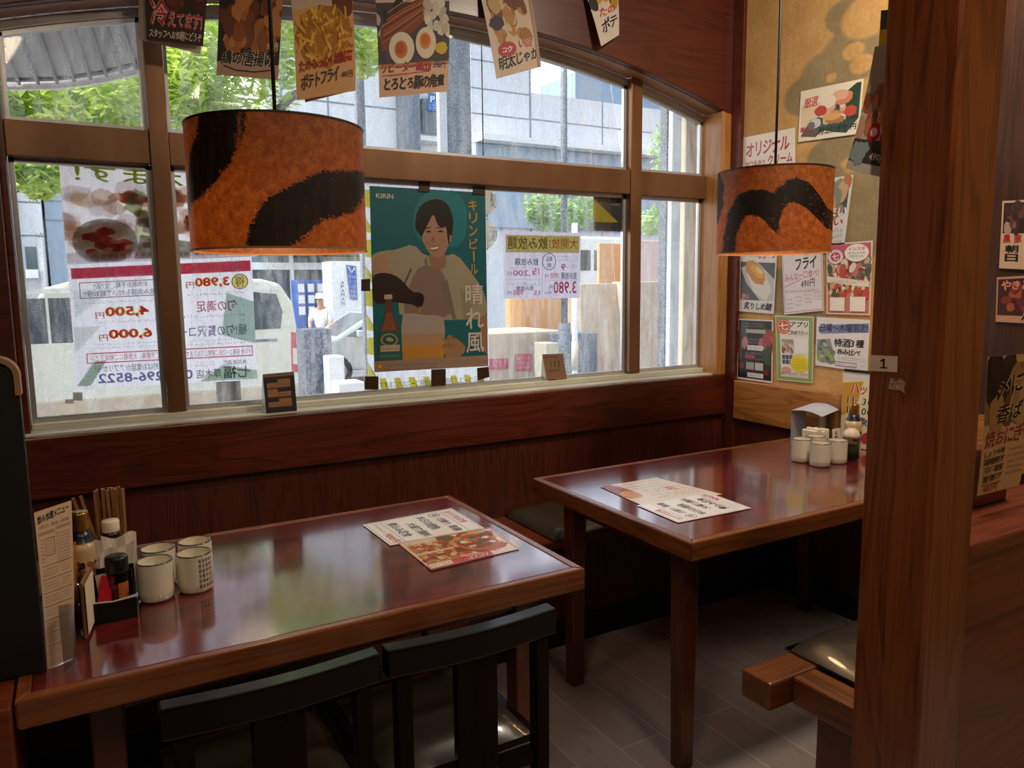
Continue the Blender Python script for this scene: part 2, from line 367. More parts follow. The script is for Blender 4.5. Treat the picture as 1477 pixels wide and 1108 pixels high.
class Sheet:
    """a printed sheet: flat ink shapes in (u right, v down) of the unit square, laid on a real quad of paper"""
    def __init__(s, bg='#ffffff', back='#e8e4dc'):
        s.it = []; s.bg = srgb(bg); s.back = srgb(back); s.rnd = random.Random(7); s.hand = True; s.thin = False
    def poly(s, pts, col): s.it.append(([tuple(p) for p in pts], [tuple(range(len(pts)))], srgb(col))); return s
    def rect(s, x0, y0, x1, y1, col): return s.poly([(x0, y1), (x1, y1), (x1, y0), (x0, y0)], col)
    def frame(s, x0, y0, x1, y1, w, col, h=None):
        h = h or w; return s.rect(x0, y0, x1, y0+h, col).rect(x0, y1-h, x1, y1, col).rect(x0, y0, x0+w, y1, col).rect(x1-w, y0, x1, y1, col)
    def ell(s, cx, cy, rx, ry, col, n=20, rot=0, jag=0):
        pts = []
        for i in range(n):
            a = -2*math.pi*i/n; k = 1+(s.rnd.uniform(-jag, jag) if jag else 0); x, y = rx*k*math.cos(a), ry*k*math.sin(a)
            pts.append((cx+x*math.cos(rot)-y*math.sin(rot), cy+x*math.sin(rot)+y*math.cos(rot)))
        return s.poly(pts, col)
    def ring(s, cx, cy, rx, ry, w, col, n=26, asp=1.0):
        for i in range(n):
            q = []
            for a, k in ((i, 1), (i+1, 1), (i+1, 0), (i, 0)):
                t = 6.2832*a/n; q.append((cx+(rx-(0 if k else w))*math.cos(t), cy+(ry-(0 if k else w/asp))*math.sin(t)))
            s.poly(q, col)
        return s
    def stroke(s, pts, w, col, aspect=1.0):
        """a brush line through pts; w in u units, aspect = height/width of the sheet"""
        P = [Vector((p[0], p[1]*aspect)) for p in pts]; a = []; b = []
        for i, p in enumerate(P):
            d = (P[min(i+1, len(P)-1)]-P[max(i-1, 0)]).normalized(); n = Vector((-d.y, d.x))*(w/2); a.append(p+n); b.append(p-n)
        for i in range(len(P)-1):
            s.poly([(q.x, q.y/aspect) for q in (a[i], a[i+1], b[i+1], b[i])], col)
        return s
    def text(s, t, x0, y0, x1, y1, col, bold=.0, slant=0.0, rise=0.0, halo=None, hw=.05):
        if halo: s.text(t, x0, y0, x1, y1, halo, bold+hw, slant, rise)
        w, h = x1-x0, y1-y0
        for v, f in [_fat(*thick_outline(t, bold*(.18 if any(ord(q) > 0x3400 for q in t) else .5)), 0)[0]] if s.thin else _fat(*(brushed(t) if s.hand and bold >= .02 and len(t) > 1 else raw(t)), bold):
            s.it.append(([(x0+p[0]*w+slant*p[1]*h, y1-p[1]*h-rise*p[0]*w) for p in v], f, srgb(col), 1e-5))
        return s
    def vtext(s, t, x0, y0, x1, y1, col, bold=0.0, gap=.12, halo=None, hw=.05):
        n = len(t); h = (y1-y0)/n
        for i, ch in enumerate(t):
            if ch in 'ー―':
                s.rect((x0+x1)/2-(x1-x0)*.09, y0+h*i+h*.06, (x0+x1)/2+(x1-x0)*.09, y0+h*(i+1)-h*.06, col)
            else: s.text(ch, x0, y0+h*i+h*gap/2, x1, y0+h*(i+1)-h*gap/2, col, bold, halo=halo, hw=hw)
        return s
    def scrib(s, x0, y0, x1, y1, rows, col, fill=.62, seed=1, cw=.7):
        """rows of writing too small to read: short pen strokes"""
        r = random.Random(seed); rh = (y1-y0)/rows; vs = []; fs = []
        for k in range(rows):
            x = x0; h = rh*fill; yb = y0+rh*k+(rh-h)/2
            while x < x1-.3*h*cw:
                w = min(h*cw, x1-x)
                for q in range(3):
                    a = (x+w*r.uniform(0, .75), yb+h*r.uniform(0, .9)); L = r.uniform(.35, .9); t = h*.14
                    if r.random() < .5: q4 = [a, (a[0]+w*L*.7, a[1]-h*.06), (a[0]+w*L*.7, a[1]-h*.06+t), (a[0], a[1]+t)]
                    else: q4 = [a, (a[0]+t*cw, a[1]), (a[0]+t*cw-w*.05, min(a[1]+h*L, yb+h)), (a[0]-w*.05, min(a[1]+h*L, yb+h))]
                    b = len(vs); vs += q4; fs.append((b, b+1, b+2, b+3))
                x += w*1.22
        s.it.append((vs, fs, srgb(col))); return s
    def blobs(s, x0, y0, x1, y1, cols, n, r0, r1, seed=3, asp=1.0, jag=.18):
        r = random.Random(seed)
        for i in range(n):
            q = r.uniform(r0, r1); s.ell(r.uniform(x0, x1), r.uniform(y0, y1), q, q*asp*r.uniform(.6, 1), r.choice(cols), 11, r.uniform(0, 3), jag)
        return s
    def build(s, name, corners, mat='print', label=None, cat=None, group=None, parent=None, mirror=False, bend=None, cuts=0, thick=.0004, eps=3e-5, n_hint=None):
        """corners TL, TR, BR, BL in the world as one reads them in the photograph"""
        TL, TR, BR, BL = [Vector(c) for c in corners]; cen = (TL+TR+BR+BL)/4
        nrm = -((TR-TL).cross(BL-TL)).normalized()
        mb = MB()
        def at(u, v, lv):
            if mirror: u = 1-u
            p = TL.lerp(TR, u).lerp(BL.lerp(BR, u), v) + nrm*(lv)
            return p
        lay = [([(0, 1), (1, 1), (1, 0), (0, 0)], [(0, 1, 2, 3)], s.bg, 0), ([(0, 0), (1, 0), (1, 1), (0, 1)], [(0, 1, 2, 3)], s.back, -thick)]
        if s.thin: lay.pop()
        lv = 0
        for it in s.it:
            lv += it[3] if len(it) > 3 else eps; lay.append((*it[:3], lv))
        flat = []; 
        for pts, fs, col, l in lay:
            b = len(mb.v); mb.v += [(min(max(p[0], 0), 1), min(max(p[1], 0), 1), l) for p in pts]
            for f in fs: mb.f.append(tuple(i+b for i in f)); mb.sm.append(False); mb.c.append(col)
        me = bpy.data.meshes.new(name); me.from_pydata(mb.v, [], mb.f)
        ca = me.color_attributes.new('Col', 'FLOAT_COLOR', 'CORNER'); arr = []
        for p, c in zip(me.polygons, mb.c): arr += [*c, 1.0]*p.loop_total
        ca.data.foreach_set('color', arr)
        if cuts:
            bm = bmesh.new(); bm.from_mesh(me)
            for ax, k in ((0, cuts if isinstance(cuts, int) else cuts[0]), (1, cuts if isinstance(cuts, int) else cuts[1])):
                for i in range(1, k):
                    co = [0, 0, 0]; no = [0, 0, 0]; co[ax] = i/k; no[ax] = 1
                    bmesh.ops.bisect_plane(bm, geom=bm.verts[:]+bm.edges[:]+bm.faces[:], dist=1e-7, plane_co=co, plane_no=no)
            bm.to_mesh(me); bm.free()
        o0 = parent.location.copy() if parent is not None else cen
        for v in me.vertices:
            u, w, l = v.co; p = at(u, w, l)
            if bend:      # the paper bends in flat facets between its creases, ink and sheet alike
                ku, kv = (cuts, cuts) if isinstance(cuts, int) else cuts; ku, kv = max(ku, 1), max(kv, 1)
                iu, iv = min(int(u*ku), ku-1), min(int(w*kv), kv-1); fu, fv = u*ku-iu, w*kv-iv
                g = lambda a, b: bend((iu+a)/ku, (iv+b)/kv, nrm)
                p = p+g(0, 0)*(1-fu)*(1-fv)+g(1, 0)*fu*(1-fv)+g(0, 1)*(1-fu)*fv+g(1, 1)*fu*fv
            v.co = p-o0
        if mirror: me.flip_normals()
        me.materials.append(M[mat]); o = bpy.data.objects.new(name, me); COL.objects.link(o)
        if parent is not None: o.parent = parent
        else: o.location = cen
        if label: tag(o, label, cat, group)
        return o
def quad_px(fn, plane, tl, tr, br, bl): return [fn(*p, plane) for p in (tl, tr, br, bl)]
# ================================================================ THE ROOM
XR, YB, YW, ZC = 2.61, 2.545, 2.65, 2.80      # inner face of the end wall, front of the sill board, window plane, ceiling
def arch(x, z0=2.285): return z0-(x-1.2)**2/8.9
struct(box('floor', -2.3, 2.75, -3.1, 2.75, -.1, 0, 'floor', bevel=0))
struct(box('ceiling', -2.3, 2.75, -3.1, 3.0, ZC, ZC+.2, 'ceiling', bevel=0))
struct(box('wall_left', -2.4, -2.3, -3.1, 2.9, 0, ZC, 'wood_panel_z', bevel=0))
struct(box('wall_rear', -2.3, 2.75, -3.2, -3.1, 0, ZC, 'rear', bevel=0))
# wall under the window: panelling, then the board that carries the sill
struct(box('wall_window', -2.3, XR+.1, 2.57, 2.80, -.1, .905, 'wood_panel_z', bevel=0))
struct(box('trim_1', -2.3, XR-.004, YB, 2.57, .728, .912, 'wood_red_x', bevel=.006))
struct(box('trim_2', -.4, XR-.003, 2.575, YW-.02, .905, .917, 'sill_alu', bevel=.002))
# wall over the window, cut to a flat arch, and its paler soffit
xs = [-.15+(2.56+.15)*i/40 for i in range(41)]
poly = [(-2.3, .93), (-.152, .93)]+[(x, arch(x)) for x in xs]+[(2.612, arch(2.58)), (2.612, ZC), (-2.3, ZC)]
struct(MB().prism(poly, YB, 2.575, 'Y').build('wall_arch', 'wood_arch', bevel=.003))
sof = [(x, arch(x)-.001) for x in xs]; sof2 = [(x, arch(x)+.05) for x in reversed(xs)]
struct(MB().prism(sof+sof2, 2.576, 2.66, 'Y').build('trim_3', 'wood_pale_x'))
struct(box('wall_outer', -2.3, -.152, 2.576, 2.80, .91, ZC, 'wood_red_x', bevel=0))
mb = MB().prism([(x, arch(x)+.045) for x in xs]+[(2.62, arch(2.58)+.045), (2.62, ZC), (-.152, ZC)], 2.662, 2.80, 'Y')
struct(mb.build('wall_lintel', 'wood_red_x'))
# jambs
struct(box('trim_4', -.152, -.135, 2.60, 2.70, .917, arch(-.1)+.01, 'wood_red_x', bevel=.002))
struct(box('trim_5', 2.537, XR-.001, YB+.004, 2.72, .912, arch(2.56)+.005, 'wood_pale_z', bevel=.003))
struct(box('trim_6', XR-.022, XR-.002, 2.487, YB-.001, .715, ZC, 'wood_red_x', bevel=.003))
struct(box('trim_10', XR-.022, XR-.002, 2.487, 2.545, .45, .715, 'wood_panel_z', bevel=.003))
# end wall: stucco with a painted grey cloud, amber rail, dark panelling, black skirting
ny, nz = 250, 330; Y0, Y1, Z0, Z1 = 1.30, 2.62, 1.0, ZC
disc = []   # (y, z, ry, rz, value) painted in this order
def dpx(px, py, r, val, k=1.0):
    c = at_x(px, py, XR); disc.append((c.y, c.z, r*.0042*k, r*.0029, val))
for a in ((1162, 138, 26, 1), (1190, 105, 28, 1), (1233, 77, 37, 1), (1222, 40, 14, 1), (1217, 22, 20, 1), (1252, 22, 27, 0), (1231, 74, 11, 0), (1243, 92, 12, 0), (1199, 112, 6, 0),
          (1206, 214, 20, 1), (1190, 225, 20, 1), (1180, 262, 30, 1), (1245, 292, 44, 1), (1262, 262, 12, 1), (1240, 330, 40, 1), (1130, 420, 34, 1), (1160, 470, 30, 1), (1185, 555, 0, 1)): dpx(*a)
for i in range(26):      # the thin painted arc low on the wall
    t = i/25; dpx(1168+50*t, 566-34*math.sin(t*1.57), 3.2, 1)
vs = []; fs = []; val = []
for j in range(nz+1):
    for i in range(ny+1):
        y = Y0+(Y1-Y0)*i/ny; z = Z0+(Z1-Z0)*j/nz; vs.append((XR, y, z)); q = 0
        for (cy, cz, ry, rz, m) in disc:
            if ry:
                k = 1-math.sqrt(((y-cy)/ry)**2+((z-cz)/rz)**2); k = max(0, min(1, .5+k*6))
                q = q+(m-q)*k
        val.append(float(q))
for j in range(nz):
    for i in range(ny): a = j*(ny+1)+i; fs.append((a, a+1, a+ny+2, a+ny+1))
b0 = len(vs)
mb = MB(); mb.v = vs; mb.f = fs; mb.sm = [False]*len(fs); mb.c = [(1, 1, 1)]*len(fs)
mb.box(XR+.001, XR+.12, -3.1, 2.8, 0, ZC)
mb.quad((XR, -3.1, 0), (XR, -3.1, ZC), (XR, Y0, ZC), (XR, Y0, 0)).quad((XR, Y0, 0), (XR, Y0, Z0), (XR, Y1, Z0), (XR, Y1, 0))
wr = struct(mb.build('wall_right', 'stucco', origin=(XR, 0, 0), fixn=False))
at = wr.data.attributes.new('mural', 'FLOAT', 'POINT'); at.data.foreach_set('value', val+[0.0]*(len(wr.data.vertices)-len(val)))
struct(box('trim_7', XR-.028, XR-.002, .62, 2.486, .715, .892, 'wood_rail_y', bevel=.004))
struct(box('wall_dado', XR-.014, XR-.002, .62, 2.566, 0, .714, 'wood_panel_z', bevel=0))
struct(box('baseboard_right', XR-.03, XR-.0145, .62, 2.23, .0, .10, 'dark_skirting', bevel=.003))
# added dark panel: shade on the end wall beyond the pillar, put into colour
struct(box('wall_shade', XR-.03, XR-.002, .4, 1.60, .893, ZC, 'wood_dark_z', bevel=.002))

# ---------------------------------------------------------------- the window
win = bpy.data.objects.new('window_1', None); COL.objects.link(win); win.location = (1.2, YW, .93); win['kind'] = 'structure'
JL, JR, M1, M2, TZ = -.134, 2.536, (.238, .292), (2.099, 2.157), (1.713, 1.812)
def arch_in(x): return arch(x)+.012
box('mullion', *M1, 2.632, 2.684, .94, arch_in(.26), 'bronze', win); box('mullion', *M2, 2.632, 2.684, .94, arch_in(2.13), 'bronze', win)
for a, b in ((JL, M1[0]-.001), (M1[1]+.001, M2[0]-.001), (M2[1]+.001, JR)): box('transom', a, b, 2.636, 2.684, *TZ, 'bronze', win)
box('sill_rail', JL, JR, 2.632, 2.684, .918, .938, 'sill_alu', win)
hp = [(x, arch(x)-.004) for x in [JL+(JR-JL)*i/40 for i in range(41)]]; h2 = [(x, z-.026) for x, z in reversed(hp)]
MB().prism(hp+h2, 2.661, 2.684, 'Y').build('head_rail', 'alu', win)
def sash(x0, x1, z0, z1, curved=False):
    w = .014; top = (lambda x: arch(x)-.031) if curved else (lambda x: z1)
    n = 24; xs_ = [x0+(x1-x0)*i/n for i in range(n+1)]
    mb = MB().box(x0, x0+w, 2.668, 2.684, z0, top(x0)).box(x1-w, x1, 2.668, 2.684, z0, top(x1)).box(x0+w, x1-w, 2.668, 2.684, z0, z0+w)
    up = [(x, top(x)) for x in xs_]; mb.prism(up+[(x, z-w) for x, z in reversed(up)], 2.668, 2.684, 'Y')
    f = mb.build('sash', 'alu', win)
    pane = [(x0+w, z0+w), (x1-w, z0+w)]+[(x, top(x)-w) for x in reversed(xs_) if x0+w <= x <= x1-w]
    MB().prism(pane, 2.678, 2.681, 'Y').build('glass_pane', 'window_glass', win)
for a, b in ((JL+.001, M1[0]), (M1[1], M2[0]), (M2[1], JR-.001)):
    sash(a, b, .939, TZ[0]-.001); sash(a, b, TZ[1]+.001, 0, True)

# ---------------------------------------------------------------- pillar, half wall with ledge
PX = 1.30
def pil(r): return PX/r
pf, pn = pil(1.431), pil(1.682); pxr = pn*1.85
pillar = struct(MB().prism([(PX, pn+.006), (PX+.006, pn), (pxr, pn), (pxr, pf), (PX, pf)], 0, ZC, 'Z').build('pillar', 'wood_pillar', bevel=.0015))
struct(box('wall_partition', pxr+.001, XR-.03, .80, .86, 0, .80, 'wood_half', bevel=.003))
struct(box('trim_9', pxr+.001, XR-.031, .775, .96, .8005, .835, 'wood_half', bevel=.006))
struct(box('trim_11', pxr+.001, XR-.031, .788, .7995, .655, .80, 'wood_half', bevel=.003))
# ================================================================ TABLES
def table(x0, x1, y0, y1, label, legs):
    t = empty('dining_table', ((x0+x1)/2, (y0+y1)/2, 0), label, 'table', 'burgundy topped wooden tables'); w = .022; zt, zb = .70, .650
    box('tabletop', x0+w+.0005, x1-w-.0005, y0+w+.0005, y1-w-.0005, .662, zt-.0012, 'lacquer', t, bevel=.001)
    for a in (y0, y1-w): MB().prism([(x0, a if a == y0 else a+w), (x1, a if a == y0 else a+w), (x1-w, a+w if a == y0 else a), (x0+w, a+w if a == y0 else a)], zb, zt, 'Z').build('edge_band', 'wood_edge_x', t, bevel=.004)
    for a in (x0, x1-w): MB().prism([(a if a == x0 else a+w, y0), (a if a == x0 else a+w, y1), (a+w if a == x0 else a, y1-w), (a+w if a == x0 else a, y0+w)], zb, zt, 'Z').build('edge_band', 'wood_edge_y', t, bevel=.004)
    xa, xb, ya, yb = min(l[0] for l in legs)+.012, max(l[0] for l in legs)+.043, min(l[1] for l in legs)+.012, max(l[1] for l in legs)+.043
    for a in (ya, yb-.02): box('apron', xa, xb, a, a+.02, .595, .662, 'wood_leg', t)
    for a in (xa, xb-.02): box('apron', a, a+.02, ya+.02, yb-.02, .595, .662, 'wood_leg', t)
    for lx, ly in legs:
        vs = []
        for z, k in ((0, .006), (.6615, 0)):
            vs += [(lx+k, ly+k, z), (lx+.056-k, ly+k, z), (lx+.056-k, ly+.056-k, z), (lx+k, ly+.056-k, z)]
        MB().add(vs, [(3, 2, 1, 0), (4, 5, 6, 7), (0, 1, 5, 4), (1, 2, 6, 5), (2, 3, 7, 6), (3, 0, 4, 7)]).build('leg', 'wood_leg', t, bevel=.004)
    return t
table(-.125, .952, 1.345, 2.056, 'wooden table with burgundy lacquer top, two dark chairs tucked under its front', [(-.03, 1.43), (.82, 1.43), (-.03, 1.95), (.82, 1.95)])
table(1.27, XR-.03, 1.345, 2.098, 'wooden table with burgundy lacquer top pushed against the ochre wall', [(1.345, 1.45), (2.48, 1.45), (1.345, 1.97), (2.48, 1.97)])

# ================================================================ CHAIRS tucked under the front of the nearer table
def make_chair(loc, label):
    c = empty('dining_chair', loc, label, 'chair', 'dark chairs at the nearer table')   # origin: floor under the middle of the seat, back towards -y
    w = .343
    # bowed top rail
    n = 12; top = []; bot = []
    front = [(-w/2+w*i/n, -.205-.014*math.sin(math.pi*i/n)) for i in range(n+1)]; back = [(x, y-.036) for x, y in reversed(front)]
    MB().prism(front+back, .662, .713, 'Z').build('top_rail', 'chair_rail', c, local=True, bevel=.004)
    for sx in (-1, 1):
        x = sx*(w/2-.030); MB().box(x-.015, x+.015, -.238, -.208, 0, .6615).build('back_post', 'chair_wood', c, local=True, bevel=.004)
        x = sx*(w/2-.02); MB().box(x-.015, x+.015, .14, .17, 0, .40).build('leg', 'chair_wood', c, local=True, bevel=.003)
        x = sx*(w/2-.028); MB().box(x-.010, x+.010, -.203, .139, .17, .20).build('stretcher', 'chair_wood', c, local=True, bevel=.003)
    MB().box(-.042, .042, -.238, -.218, .425, .6615).build('back_splat', 'chair_wood', c, local=True, bevel=.003)
    MB().box(-w/2+.046, w/2-.046, -.230, -.206, .400, .430).build('lower_rail', 'chair_wood', c, local=True, bevel=.003)
    MB().box(-w/2, w/2, -.20, .18, .385, .425).build('seat_frame', 'chair_wood', c, local=True, bevel=.004)
    cu = MB(); g = 14; vs = []; fs = []
    for j in range(g+1):
        for i in range(g+1):
            u, v = 2*i/g-1, 2*j/g-1; h = .034*(1-abs(u)**6)*(1-abs(v)**6)
            vs.append((u*(w/2-.018), -.01+v*.165, .4255+h))
    for j in range(g):
        for i in range(g): a = j*(g+1)+i; fs.append((a, a+1, a+g+2, a+g+1))
    cu.add(vs, fs, True).build('seat_cushion', 'leather', c, local=True)
    return c
ch = make_chair((.237, 1.415, 0), 'dark chair back nearer the condiments, under the table front')
copy_tree(ch, (.593, 1.415, 0), 'dark chair back nearer the table corner, pale cushion glint showing through')

# ================================================================ BENCHES
def pad(x0, x1, y0, y1, z0, h, name, mat, parent):
    vs = []; fs = []; g = 20
    for j in range(g+1):
        for i in range(g+1):
            u, v = 2*i/g-1, 2*j/g-1; k = ((1-abs(u)**8)*(1-abs(v)**8))**.5
            k *= 1+.05*math.sin(9*u+4*v)
            vs.append((x0+(x1-x0)*i/g, y0+(y1-y0)*j/g, z0+.006+(h-.006)*k))
    for j in range(g):
        for i in range(g): a = j*(g+1)+i; fs.append((a, a+1, a+g+2, a+g+1))
    n = len(vs); mb = MB().add(vs, fs, True)
    ring = [(x0, y0), (x1, y0), (x1, y1), (x0, y1)]; mb.prism(ring, z0, z0+.006, 'Z')
    return mb.build(name, mat, parent)
bw = empty('bench', (1.0, 2.38, 0), 'long dark bench along the window wall behind both tables', 'bench')
box('seat_board', -.6, XR-.032, 2.20, 2.568, .395, .42, 'wood_half', bw, bevel=.005)
box('front_panel', -.6, XR-.032, 2.25, 2.275, .10, .395, 'wood_panel_z', bw)
box('kick_board', -.6, XR-.032, 2.24, 2.265, 0, .10, 'dark_skirting', bw)
pad(1.425, 1.93, 2.195, 2.565, .4205, .042, 'seat_cushion', 'leather', bw)
pad(1.94, XR-.034, 2.195, 2.565, .4205, .042, 'seat_cushion', 'leather', bw)
pad(.10, .60, 2.195, 2.565, .4205, .042, 'seat_cushion', 'leather', bw)
bn = empty('bench', (1.9, 1.03, 0), 'low amber wooden bench end with leather cushion in front of the pillar side table', 'bench')
bn['label'] = 'low amber wooden bench with leather cushion, its end poking out past the pillar'
box('end_rail', 1.375, 1.452, .914, 1.118, .362, .43, 'wood_bench_y', bn, bevel=.006)
box('cross_rail', 1.302, XR-.034, 1.12, 1.205, .362, .43, 'wood_bench_x', bn, bevel=.006)
box('side_panel', 1.47, 1.495, .914, 1.12, .0, .362, 'wood_half', bn)
box('seat_board', 1.455, XR-.034, .864, 1.118, .385, .415, 'wood_bench_x', bn)
pad(1.462, XR-.04, .866, 1.215, .4305, .032, 'seat_cushion', 'leather', bn)

# ================================================================ BLACK BOARD at the end of the nearer table
pb = struct(box('wall_booth', -1.2, -.1285, 1.33, 1.50, 0, .698, 'wood_half', bevel=.004))
bb = empty('board', (-.4, 1.445, .70), 'tall black board with tan corner cap standing at the end of the table', 'board')
r = .03; z1 = 1.226; x1 = -.0845
pr = [(-1.0, .7005), (x1, .7005)]+[(x1-r+r*math.cos(a), z1-r+r*math.sin(a)) for a in [i*math.pi/16 for i in range(9)]]+[(-1.0, z1)]
MB().prism(pr, 1.43, 1.462, 'Y').build('panel', 'black_board', bb, bevel=.002)
arc = [(x1-r+(r+.002)*math.cos(a), z1-r+(r+.002)*math.sin(a)) for a in [i*math.pi/16 for i in range(9)]]
inn = [(x1-r+(r-.006)*math.cos(a), z1-r+(r-.006)*math.sin(a)) for a in [i*math.pi/16 for i in range(8, -1, -1)]]
MB().prism([(x1+.002, z1-.06)]+arc+[(x1-.06, z1+.002), (x1-.06, z1-.006)]+inn+[(x1-.006, z1-.06)], 1.426, 1.466, 'Y').build('corner_cap', 'tan', bb)

# ================================================================ PENDANT LAMPS
def lamp(px0, px1, pyc, y, ztop, zbot, cord_px, label, mask):
    d0, d1 = ray(px0, pyc), ray(px1, pyc); a0, a1 = math.atan2(d0[0], d0[1]), math.atan2(d1[0], d1[1]); am = (a0+a1)/2
    D = y/math.cos(am); r = D*math.sin(abs(a1-a0)/2); cx = D*math.sin(am)
    t = empty('pendant_lamp', (cx, y, zbot), label, 'lamp', 'drum pendant lamps')
    nu, nv = 520, 170; vs = []; fs = []; val = []; rn = random.Random(5)
    for j in range(nv+1):
        z = (ztop-zbot)*j/nv
        for i in range(nu):
            th = 2*math.pi*i/nu; wdir = am+math.pi+th     # th = 0 faces the camera
            x, yy = r*math.sin(wdir), r*math.cos(wdir); vs.append((x, yy, z))
            tc = th if th < math.pi else th-2*math.pi      # leftward on screen is +x of sin(wdir)...
            s = .5-.5*math.sin(tc) if abs(tc) < math.pi/2 else None
            v = 1-j/nv
            if s is None: s = -.3+.02*math.sin(7*tc)
            nz_ = mnoise.noise(Vector((s*20, v*16, 1.7)))*.010+mnoise.noise(Vector((s*90, v*75, 9)))*.014+mnoise.noise(Vector((s*230, v*190, 5)))*.016
            val.append(mask(s+nz_, v+nz_*1.3, mnoise.noise(Vector((s*45, v*38, 4)))+.6*mnoise.noise(Vector((s*140, v*110, 2)))))
    for j in range(nv):
        for i in range(nu): k = (i+1) % nu; fs.append((j*nu+i, j*nu+k, (j+1)*nu+k, (j+1)*nu+i))
    sh = MB().add(vs, fs, True).build('lamp_shade', 'shade', t, local=True, fixn=False)
    at = sh.data.attributes.new('stroke', 'FLOAT', 'POINT'); at.data.foreach_set('value', val)
    for z, nm in ((0.0, 'lower_rim'), (ztop-zbot, 'upper_rim')):
        MB().lathe([(r-.003, z-.002), (r+.0012, z-.002), (r+.0012, z+.002), (r-.003, z+.002), (r-.003, z-.002)], n=64, smooth=False).build(nm, 'tan' if z == 0 else 'black', t, local=True)
    H = ztop-zbot
    sp = MB()
    for k in range(3):
        a = k*2.094+.4; sp.tube([(0, 0, H-.05), ((r-.002)*math.cos(a), (r-.002)*math.sin(a), H-.004)], .002, 5)
    sp.build('shade_spider', 'black', t, local=True)
    MB().lathe([(0, H-.06), (.018, H-.06), (.02, H-.11), (.016, H-.13), (0, H-.13)]).build('bulb_socket', 'black', t, local=True)
    MB().lathe([(0, H-.195), (.018, H-.19), (.028, H-.17), (.026, H-.15), (.014, H-.131)]).build('bulb', 'bulb', t, local=True)
    MB().tube([(0, 0, H-.06), (.001, 0, 2.0-zbot), (0, 0, ZC-zbot)], .0042, 8).build('cord', 'cord', t, local=True)
    MB().lathe([(0, ZC-zbot-.03), (.05, ZC-zbot-.028), (.055, ZC-zbot-.001), (0, ZC-zbot-.001)]).build('ceiling_rose', 'black', t, local=True)
    l = light('bulb_light', 'POINT', (cx, y, zbot+H-.215), LAMP_W, (1, .62, .30), size=.03)
    return t
LAMP_W = 1.5
w = N('warm_bulb'); e = w.n('Emission'); e.inputs[0].default_value = (1, .6, .28, 1); e.inputs[1].default_value = 6; w.l(e.outputs[0], w.out.inputs[0]); M['bulb'] = w.m
def seg_d(s, v, pts, asp):
    best = (9, 0)
    for (a, b, wa), (c, d, wb) in zip(pts, pts[1:]):
        dx, dy = (c-a)*asp, d-b; L = dx*dx+dy*dy; t = max(0, min(1, (((s-a)*asp)*dx+(v-b)*dy)/L)) if L else 0
        q = math.hypot((s-a-(c-a)*t)*asp, v-b-(d-b)*t)/(wa+(wb-wa)*t)
        if q < best[0]: best = (q, t)
    return best[0]
def inpoly(x, y, P):
    c = False; j = len(P)-1
    for i in range(len(P)):
        if (P[i][1] > y) != (P[j][1] > y) and x < (P[j][0]-P[i][0])*(y-P[i][1])/(P[j][1]-P[i][1])+P[i][0]: c = not c
        j = i
    return c
PA_ = [(.11, -.2), (.36, -.2), (.36, .0), (.35, .13), (.32, .24), (.255, .4), (.165, .53), (.08, .63), (.04, .64), (.015, .75), (.0, .6), (.03, .4), (.055, .24), (.09, .13), (.11, .0)]
PB_ = [(1.1, .30), (1.0, .34), (.9, .38), (.74, .41), (.62, .5), (.52, .58), (.45, .63), (.39, .73), (.34, .85), (.31, 1.1), (.53, 1.1), (.56, 1.0), (.6, .94), (.66, .87), (.72, .79), (.82, .75), (.91, .7), (.96, .6), (1.0, .5), (1.1, .42)]
def mask_a(s, v, dry):
    if inpoly(s, v, PA_): return .3 if (dry > .78 or .315-.30*v*v < s-.0 < .335-.30*v*v) else 1.0
    if inpoly(s, v, PB_): return .3 if dry > .85 else 1.0
    return 0.0
MP = [(.06, 1.1), (.09, .72), (.12, .5), (.2, .32), (.3, .265), (.42, .29), (.5, .33), (.53, .27), (.6, .19), (.68, .165), (.78, .22), (.87, .36), (.94, .5), (1.02, .52), (1.02, .76), (.93, .73), (.85, .62), (.77, .52),
      (.70, .46), (.63, .44), (.585, .50), (.555, .62), (.53, .80), (.47, .72), (.42, .63), (.36, .58), (.28, .57), (.24, .63), (.2, .78), (.19, 1.1)]
def mask_b(s, v, dry):
    if inpoly(s, v, MP): return .3 if dry > (.60 if s > .72 or v > .6 else .8) else 1.0
    return 1.0 if seg_d(s, v, [(-.02, .0, .06), (.03, .2, .06), (.025, .42, .05), (-.02, .62, .04)], 1.25) < 1 else 0.0
lamp(269, 526, 270, 1.69, 1.662, 1.409, 394, 'large orange drum lamp with black brush strokes, hanging over the nearer table', mask_a)
lamp(1034, 1202, 305, 1.80, 1.690, 1.428, 1121, 'orange drum lamp with black M shaped stroke, hanging before the ochre wall', mask_b)
